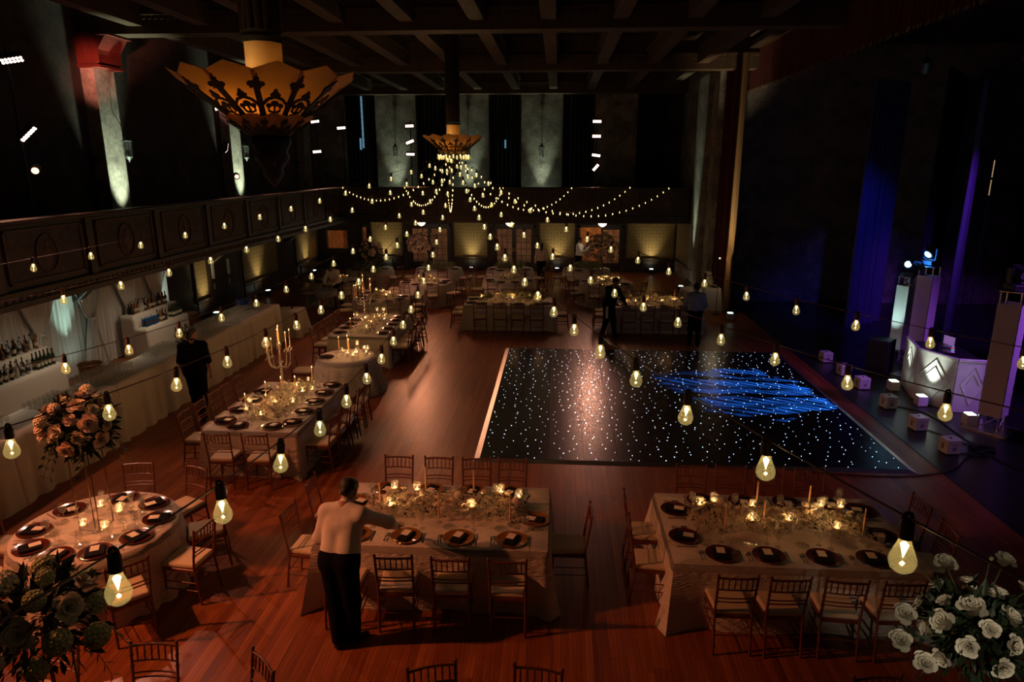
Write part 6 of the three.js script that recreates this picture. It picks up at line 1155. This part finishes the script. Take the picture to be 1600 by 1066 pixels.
// pose: joints in metres, the person looks along +z; lean bends the trunk at the hips, twist turns it
function person(o) {
  const { at, turn = 0, label, lean = 0, twist = 0, side = 0, H = 1.75, shirt = MT.white, trousers = MT.black, skin = MT.skin, hair = MT.hair, cell = 0.014, nod = 0, tie, longHair } = o, s = H / 1.75;
  const t = thing('person', label, 'person', at, turn), hipY = 0.93 * s + (o.dy || 0);
  const up = p => { const v = V3(p[0] * s, p[1] * s - 0.93 * s, p[2] * s); v.applyEuler(new THREE.Euler(lean, twist, side, 'XYZ')); return [v.x + (o.hx || 0), v.y + hipY, v.z + (o.hz || 0)]; };
  const J = { chest: up([0, 1.32, 0]), waist: up([0, 1.08, 0.005]), neck: up([0, 1.47, -0.01]), sL: up([-0.185, 1.415, -0.01]), sR: up([0.185, 1.415, -0.01]), cL: up([-0.085, 1.33, 0.01]), cR: up([0.085, 1.33, 0.01]), wL: up([-0.075, 1.06, 0]), wR: up([0.075, 1.06, 0]), pL: up([-0.085, 0.95, -0.01]), pR: up([0.085, 0.95, -0.01]), head: up([0, 1.615 , 0.02 + nod * 0.05]) };
  J.eL = o.eL || up([-0.25, 1.14, -0.03]); J.eR = o.eR || up([0.25, 1.14, -0.03]); J.hL = o.hL || up([-0.26, 0.9, 0.06]); J.hR = o.hR || up([0.26, 0.9, 0.06]);
  J.kL = o.kL || [-0.1 * s, 0.49 * s, 0.02]; J.kR = o.kR || [0.1 * s, 0.49 * s, 0.02]; J.aL = o.aL || [-0.11 * s, 0.09 * s, -0.02]; J.aR = o.aR || [0.11 * s, 0.09 * s, -0.02];
  const toe = (a, d = o.toe || 0) => [a[0] + 0.15 * Math.sin(d), 0.035, a[2] + 0.15 * Math.cos(d)], q = s;
  const limbs = [cap(J.neck, J.head, 0.055 * q, 0.05 * q), cap(J.cL, J.wL, 0.1 * q, 0.095 * q), cap(J.cR, J.wR, 0.1 * q, 0.095 * q), cap(J.neck, J.chest, 0.06 * q, 0.1 * q), cap(J.neck, J.sL, 0.05 * q, 0.055 * q), cap(J.neck, J.sR, 0.05 * q, 0.055 * q), cap(J.sL, J.eL, 0.05 * q, 0.038 * q), cap(J.sR, J.eR, 0.05 * q, 0.038 * q), cap(J.eL, J.hL, 0.037 * q, 0.024 * q), cap(J.eR, J.hR, 0.037 * q, 0.024 * q), cap(J.wL, J.pL, 0.095 * q, 0.1 * q), cap(J.wR, J.pR, 0.095 * q, 0.1 * q), cap(J.pL, J.kL, 0.085 * q, 0.055 * q), cap(J.pR, J.kR, 0.085 * q, 0.055 * q), cap(J.kL, J.aL, 0.052 * q, 0.036 * q), cap(J.kR, J.aR, 0.052 * q, 0.036 * q)];
  const hd = V3(...J.head), up1 = V3(...J.head).sub(V3(...J.neck)).normalize(), fw = V3(0, 0, 1).applyEuler(new THREE.Euler(lean * (o.look ?? 0.6), twist + (o.turnHead || 0), 0)), rt = new THREE.Vector3().crossVectors(up1, fw).normalize(), fz = new THREE.Vector3().crossVectors(rt, up1).normalize();
  const hp = (x, y, z) => hd.clone().add(rt.clone().multiplyScalar(x * q)).add(up1.clone().multiplyScalar(y * q)).add(fz.clone().multiplyScalar(z * q)).toArray();
  const headP = [cap(hp(0, 0.04, -0.03), hp(0, 0.045, 0.02), 0.082 * q, 0.08 * q), cap(hp(-0.02, -0.03, 0.035), hp(0.02, -0.03, 0.035), 0.056 * q), cap(hp(0, -0.075, 0.055), hp(0, -0.07, 0.03), 0.034 * q, 0.045 * q), cap(hp(0, 0.02, 0.095), hp(0, -0.018, 0.113), 0.01 * q, 0.013 * q), cap(hp(-0.028, 0.035, 0.088), hp(0.028, 0.035, 0.088), 0.013 * q), cap(hp(-0.02, -0.052, 0.086), hp(0.02, -0.052, 0.086), 0.009 * q), cap(hp(-0.083, 0.02, -0.005), hp(-0.086, -0.02, 0.0), 0.014 * q, 0.01 * q), cap(hp(0.083, 0.02, -0.005), hp(0.086, -0.02, 0.0), 0.014 * q, 0.01 * q), cap(hp(0, -0.03, 0), J.neck, 0.052 * q, 0.055 * q)];
  const hdir = (e, h) => [h[0] - e[0], h[1] - e[1], h[2] - e[2]];
  const far = cell > 0.016, hc = far ? 0.009 : 0.0045;
  const body = part('body', merge(sdfMesh(limbs, cell, 0.04), sdfMesh(headP, far ? 0.011 : 0.0065, 0.02), sdfMesh(handPrims(J.hL, hdir(J.eL, J.hL), o.palmL || [-1, 0, 0.2], 1, o.curl ?? 0.4), hc, 0.006), sdfMesh(handPrims(J.hR, hdir(J.eR, J.hR), o.palmR || [1, 0, 0.2], -1, o.curl ?? 0.4), hc, 0.006)), skin, t);
  const eye = new THREE.SphereGeometry(0.0095 * q, 8, 6); for (const x of [-0.031, 0.031]) part('eye', eye, MT.hair, body, hp(x, 0.018, 0.09));
  const hairP = [cap(hp(0, 0.055, -0.035), hp(0, 0.07, 0.015), 0.088 * q, 0.083 * q), cap(hp(0, -0.01, -0.065), hp(0, 0.04, -0.05), 0.05 * q, 0.07 * q)]; if (longHair) hairP.push(cap(hp(0, 0.0, -0.06), hp(0, -0.16, -0.07), 0.06 * q, 0.045 * q));
  part('hair', sdfMesh(hairP, far ? 0.012 : 0.009, 0.02), hair, t);
  const e = 0.016 * q + ((o.broad || 1) - 1) * 0.1, sl = o.sleeve ?? 1, cut = (a, b, f) => [a[0] + (b[0] - a[0]) * f, a[1] + (b[1] - a[1]) * f, a[2] + (b[2] - a[2]) * f];
  const shirtP = [cap(J.cL, J.wL, 0.1 * q + e, 0.098 * q + e), cap(J.cR, J.wR, 0.1 * q + e, 0.098 * q + e), cap(cut(J.neck, J.chest, 0.12), J.chest, 0.066 * q, 0.1 * q + e), cap(cut(J.neck, J.sL, 0.3), J.sL, 0.052 * q + e, 0.056 * q + e), cap(cut(J.neck, J.sR, 0.3), J.sR, 0.052 * q + e, 0.056 * q + e), cap(J.sL, J.eL, 0.052 * q + e, 0.043 * q + e), cap(J.sR, J.eR, 0.052 * q + e, 0.043 * q + e), cap(J.wL, cut(J.wL, J.pL, 0.6), 0.098 * q + e, 0.1 * q + e), cap(J.wR, cut(J.wR, J.pR, 0.6), 0.098 * q + e, 0.1 * q + e)];
  if (sl > 0) shirtP.push(cap(J.eL, cut(J.eL, J.hL, 0.92 * sl), 0.043 * q + e, 0.03 * q + e), cap(J.eR, cut(J.eR, J.hR, 0.92 * sl), 0.043 * q + e, 0.03 * q + e));
  const sh = part('shirt', sdfMesh(shirtP, cell, 0.045), shirt, t);
  if (tie) part('bow_tie', merge(xf(new THREE.ConeGeometry(0.025, 0.05, 6), [0, 0, 0], [0, 0, PI / 2]).translate(-0.025, 0, 0), xf(new THREE.ConeGeometry(0.025, 0.05, 6), [0, 0, 0], [0, 0, -PI / 2]).translate(0.025, 0, 0)), MT.black, sh, V3(...J.neck).add(fz.clone().multiplyScalar(0.075)).add(up1.clone().multiplyScalar(-0.01)).toArray());
  if (!tie) part('collar', sdfMesh([cap(V3(...J.neck).add(up1.clone().multiplyScalar(0.015)).toArray(), V3(...J.neck).add(up1.clone().multiplyScalar(0.045)).toArray(), 0.066 * q, 0.062 * q)], far ? 0.012 : 0.008, 0.01), shirt, sh);
  const w = 0.02 * q + (o.wide || 0); part('trousers', sdfMesh([cap(cut(J.wL, J.pL, 0.3), J.pL, 0.098 * q + w, 0.092 * q + w), cap(cut(J.wR, J.pR, 0.3), J.pR, 0.098 * q + w, 0.092 * q + w), cap(J.pL, J.kL, 0.086 * q + w, 0.06 * q + w), cap(J.pR, J.kR, 0.086 * q + w, 0.06 * q + w), cap(J.kL, J.aL, 0.06 * q + w, 0.05 * q + w * 0.6), cap(J.kR, J.aR, 0.06 * q + w, 0.05 * q + w * 0.6)], cell, 0.05), trousers, t);
  const shoeM = MT.blackPlastic; for (const a of [J.aL, J.aR]) part('shoe', sdfMesh([cap([a[0], 0.05, a[2] - 0.02], toe(a), 0.045, 0.032), cap([a[0], 0.034, a[2] - 0.04], [a[0], 0.034, a[2] - 0.03], 0.033)], far ? 0.014 : 0.009, 0.02), shoeM, t);
  if (o.apron) part('apron', (() => { const g = new THREE.PlaneGeometry(0.42, 0.5, 12, 6), p = g.attributes.position; for (let i = 0; i < p.count; i++) p.setZ(i, 0.16 - 0.5 * p.getX(i) ** 2 * 2 + 0.012 * Math.sin(p.getX(i) * 40)); g.computeVertexNormals(); return g; })(), o.apron, t, [0, 0.8, 0.02]);
  if (o.towel) part('hip_towel', rbox(0.08, 0.34, 0.02, 0.008), o.towel, t, [o.towelX || 0.14, 0.78, o.towelZ ?? -0.02]);
  return t;
}
// waiter bending over the front table: back to the viewer
person({ at: [-2.14, 0.002, -6.0], turn: PI - 0.1, label: 'waiter in white shirt and black trousers bending over the front table', lean: 0.4, twist: -0.1, H: 1.8, cell: 0.012, nod: 0.4, skin: MT.skin, hz: -0.02, broad: 1.06, wide: 0.012,
  eL: [-0.37, 1.2, 0.44], hL: [-0.34, 1.03, 0.68], palmL: [0.2, 1, 0], eR: [0.27, 1.13, 0.14], hR: [0.23, 0.97, 0.36], palmR: [0.2, 1, 0], toe: -0.6, aR: [0.05, 0.09, -0.05], kR: [0.075, 0.5, 0.0], aL: [-0.09, 0.09, 0.02], kL: [-0.085, 0.5, 0.02] });
// bartender walking along the bar
person({ at: [-7.0, 0.002, -12.3], turn: PI + 0.35, label: 'bartender in black walking beside the bar with bare forearms', lean: 0.06, H: 1.82, cell: 0.014, shirt: MT.black, trousers: MT.black, skin: MT.skin, sleeve: 0, wide: 0.012, kR: [0.08, 0.5, 0.16], aR: [0.09, 0.1, 0.24], kL: [-0.1, 0.49, -0.04], aL: [-0.1, 0.12, -0.26], toe: 0, eL: [-0.27, 1.17, -0.08], hL: [-0.28, 0.92, 0.02], eR: [0.26, 1.17, 0.02], hR: [0.25, 0.94, 0.14], palmL: [-1, 0, 0], palmR: [1, 0, 0], turnHead: -0.5 });
// waiter at the tray stand
person({ at: [-7.5, 0.002, -22.75], turn: -0.35, label: 'waiter in white shirt and bow tie leaning over the tray stand', lean: 0.5, H: 1.74, cell: 0.018, tie: true, nod: 0.6, eL: [-0.28, 1.12, 0.3], hL: [-0.18, 0.95, 0.5], eR: [0.28, 1.1, 0.3], hR: [0.15, 0.94, 0.5], palmL: [0, 1, 0], palmR: [0, 1, 0], skin: MT.skinDark });
{ const t = thing('tray_stand', 'folding tray stand with grey cloth before the bow-tied waiter', 'tray stand', [-7.72, 0, -22.15], -0.3);
  for (const z of [-0.18, 0.18]) part('crossed_legs', merge(rod([-0.25, 0.01, z], [0.25, 0.76, z], 0.014, 6), rod([0.25, 0.01, z], [-0.25, 0.76, z], 0.014, 6)), MT.chairWood, t);
  part('tray', lathe([[0.001, 0.765], [0.33, 0.765], [0.35, 0.79], [0.355, 0.79], [0.335, 0.76], [0.001, 0.757]], 28), MT.blackPlastic, t); part('tray_cloth', clothGeo(roundOutline(0.36), 0.8, { n: 90, folds: 11, fold: 0.02, flare: 0.01, m: 5, lift: 0.6 }).scale(1, 1, 1), MT.greyShirt, t); }
// woman in cream near the rear doors
person({ at: [-0.66, 0.002, -28.6], turn: PI + 0.1, label: 'person in cream top and black trousers walking to the rear doors', H: 1.68, cell: 0.018, shirt: MT.cream, longHair: true, kL: [-0.08, 0.48, 0.1], aL: [-0.09, 0.09, 0.12], aR: [0.09, 0.1, -0.16], skin: MT.skinDark, hair: mat('brown hair', [0.03, 0.014, 0.008], 0.6) });
// two dark figures at the rear table
person({ at: [1.5, 0.002, -19.32], turn: PI - 0.75, label: 'person all in black leaning over the rear table with white towel', lean: 0.34, H: 1.78, cell: 0.018, shirt: MT.black, skin: MT.skinDark, eL: [-0.28, 1.12, 0.3], hL: [-0.2, 0.96, 0.52], eR: [0.28, 1.12, 0.3], hR: [0.2, 0.96, 0.52], kL: [-0.1, 0.49, 0.1], aL: [-0.11, 0.09, 0.16], aR: [0.11, 0.1, -0.14], palmL: [0, 1, 0], palmR: [0, 1, 0], towel: MT.white, towelX: -0.06, towelZ: -0.15, nod: 0.3 });
person({ at: [3.78, 0.002, -18.5], turn: PI - 0.1, label: 'person in grey shirt and black trousers with back turned', lean: 0.12, H: 1.76, cell: 0.018, shirt: MT.greyShirt, skin: MT.skinDark, eR: [0.28, 1.14, 0.12], hR: [0.22, 0.98, 0.34], eL: [-0.28, 1.14, 0.12], hL: [-0.22, 0.98, 0.34], palmL: [0, 1, 0], palmR: [0, 1, 0] });
// florist in the doorway
person({ at: [0.95, 0.002, -29.9], turn: PI / 2 - 0.3, label: 'florist in white shirt and dark vest reaching to the peach blossoms', H: 1.82, cell: 0.018, shirt: MT.white, skin: MT.skinDark, eR: [0.22, 1.28, 0.26], hR: [0.16, 1.42, 0.48], eL: [-0.26, 1.2, 0.15], hL: [-0.18, 1.3, 0.4], palmL: [0, 1, 0], palmR: [0, 1, 0] });
// ================================================================ cake corner
roundTable({ x: 4.6, z: -23.5, r: 0.34, cloth: 'white cloth on the small round table beside the cake', m: MT.ivory });
rectTable({ x: 5.36, z: -23.9, w: 0.5, d: 0.9, cloth: 'ivory cloth on the cake table before the curtain', m: MT.ivory });
{ const t = thing('wedding_cake', 'tall tiered cake covered in gold and ivory sugar flowers', 'cake', [5.28, Y0, -24.1]);
  part('cake_board', cyl(0.22, 0.22, 0.02, 0, 0, 0, 20), MT.gold, t); [[0.17, 0.16, 0.02], [0.125, 0.15, 0.18], [0.085, 0.13, 0.33]].forEach(([r, h, y]) => part('cake_tier', cyl(r, r, h, 0, y, 0, 24), MT.petalWhite, t));
  for (let i = 0; i < 26; i++) { const y = 0.05 + i * 0.0165, r = y < 0.18 ? 0.175 : y < 0.33 ? 0.13 : 0.09, a = i * 1.1 + 0.6; bloomPart(t, ROSES[i % 3], i % 2 ? MT.petalPeach : MT.petalWhite, V3(r * Math.cos(a), y, r * Math.sin(a)), V3(Math.cos(a), 0.4, Math.sin(a)), 0.045, 'sugar_flower'); } }
single('cake_knife', xf(knifeGeo, [0, 0, 0], [0, 0, 0], [1.6, 1.6, 1.6]), MT.silver, 'silver cake knife lying on the cake table', 'knife', [5.3, Y0, -23.6], 1.2); single('folder', rbox(0.22, 0.012, 0.3, 0.004, 0, 0.007, 0), MT.blackPlastic, 'black folder lying on the cake table', 'folder', [5.42, Y0, -23.75], 0.3);
// small lamp and stand, added to brighten the cake corner
{ const t = thing('added_cake_lamp', 'thin black lamp stand added to light the cake table', 'lamp', [5.32, 0.002, -22.75]); part('stand', merge(cyl(0.12, 0.12, 0.02, 0, 0, 0, 14), cyl(0.01, 0.01, 1.86, 0, 0, 0, 6)), MT.blackMetal, t); part('lamp_globe', new THREE.SphereGeometry(0.03, 10, 8), glow('cake lamp globe', [1, 0.75, 0.45], 1.2), t, [0, 1.89, 0]); pointLight('added_cake_light', [5.32, 1.892, -22.75], [1, 0.72, 0.4], 0.6, 1); }
// ================================================================ near arrangements on round tables below the picture
const NL = { x: -3.62, z: -3.98, r: 0.36 }, NR = { x: 2.42, z: -3.55, r: 0.62 };
roundTable({ ...NL, cloth: 'pale cloth of the round table under the near hydrangea arrangement' }); roundTable({ ...NR, cloth: 'pale cloth of the round table under the ivory rose arrangement' });
tallStand(NL.x, NL.z, 0.66, [0.38, 0.36, 0.38], 'pale green hydrangea and dark leaf arrangement at the lower corner', { n: 26, size: 0.085, kinds: [...HYD, ROSES[0]], mats: [MT.petalGreen, MT.petalWhite, MT.petalGreen], leaves: 520, leafSize: 0.13, trail: 7, w: 0.1 });
{ const t = tallStand(NR.x, NR.z, 1.28, [0.3, 0.26, 0.28], 'ivory garden rose arrangement with loose stems nearest the viewer', { n: 24, size: 0.05, mats: [MT.petalWhite], leaves: 700, leafSize: 0.085, trail: 5, w: 0.09, low: -0.2 });
  [[-0.42, 1.62, 0.05], [-0.36, 1.42, 0.2], [0.05, 1.92, -0.05], [-0.16, 1.86, -0.1], [0.2, 1.86, -0.15], [-0.3, 1.82, -0.22], [0.32, 1.7, -0.1], [-0.46, 1.5, 0.12]].forEach(([x, y, z], i) => { const b = i % 3 === 2; part('flower_stem', tube([[0, 1.42, 0], [x * 0.5, (1.42 + y) / 2 + 0.04, z * 0.5], [x, y, z]], 0.004, 10, 5), MT.stem, t); bloomPart(t, b ? budGeo : ROSES[i % 3], b ? MT.petalGreen : MT.petalWhite, V3(x, y, z), V3(x * 0.6, 0.7, z + 0.35), b ? 0.022 : 0.05, b ? 'bud' : 'bloom'); }); }

// unseen pin spot, added on the front balcony rail to light the roses
{ const t = thing('added_pin_spot', 'small black pin spot added under the front balcony rail', 'stage light', [1.3, 3.55, -0.5]); part('can', xf(cyl(0.04, 0.05, 0.14, 0, -0.14, 0, 12), [0, 0, 0], [PI / 2 + 0.4, 0, 0]), MT.blackMetal, t, [0, 0, 0], [0, PI, 0]); part('clamp', box(0.03, 0.08, 0.2, 0, 0.03, 0.12), MT.blackMetal, t); part('lamp_lens', new THREE.SphereGeometry(0.03, 8, 6), glow('pin spot lamp', [1, 0.85, 0.65], 3), t, [0, -0.02, -0.02]); spot('added_pin_beam', [1.3, 3.5, -0.6], [2.4, 2.25, -3.5], [1, 0.84, 0.62], 12, 0.18, 0.8, 3); }
// ---------------------------------------------------------------- finish
scene.traverse(o => { if (o.isMesh || o.isInstancedMesh) { o.castShadow = true; o.receiveShadow = true; } });
renderer.render(scene, camera);
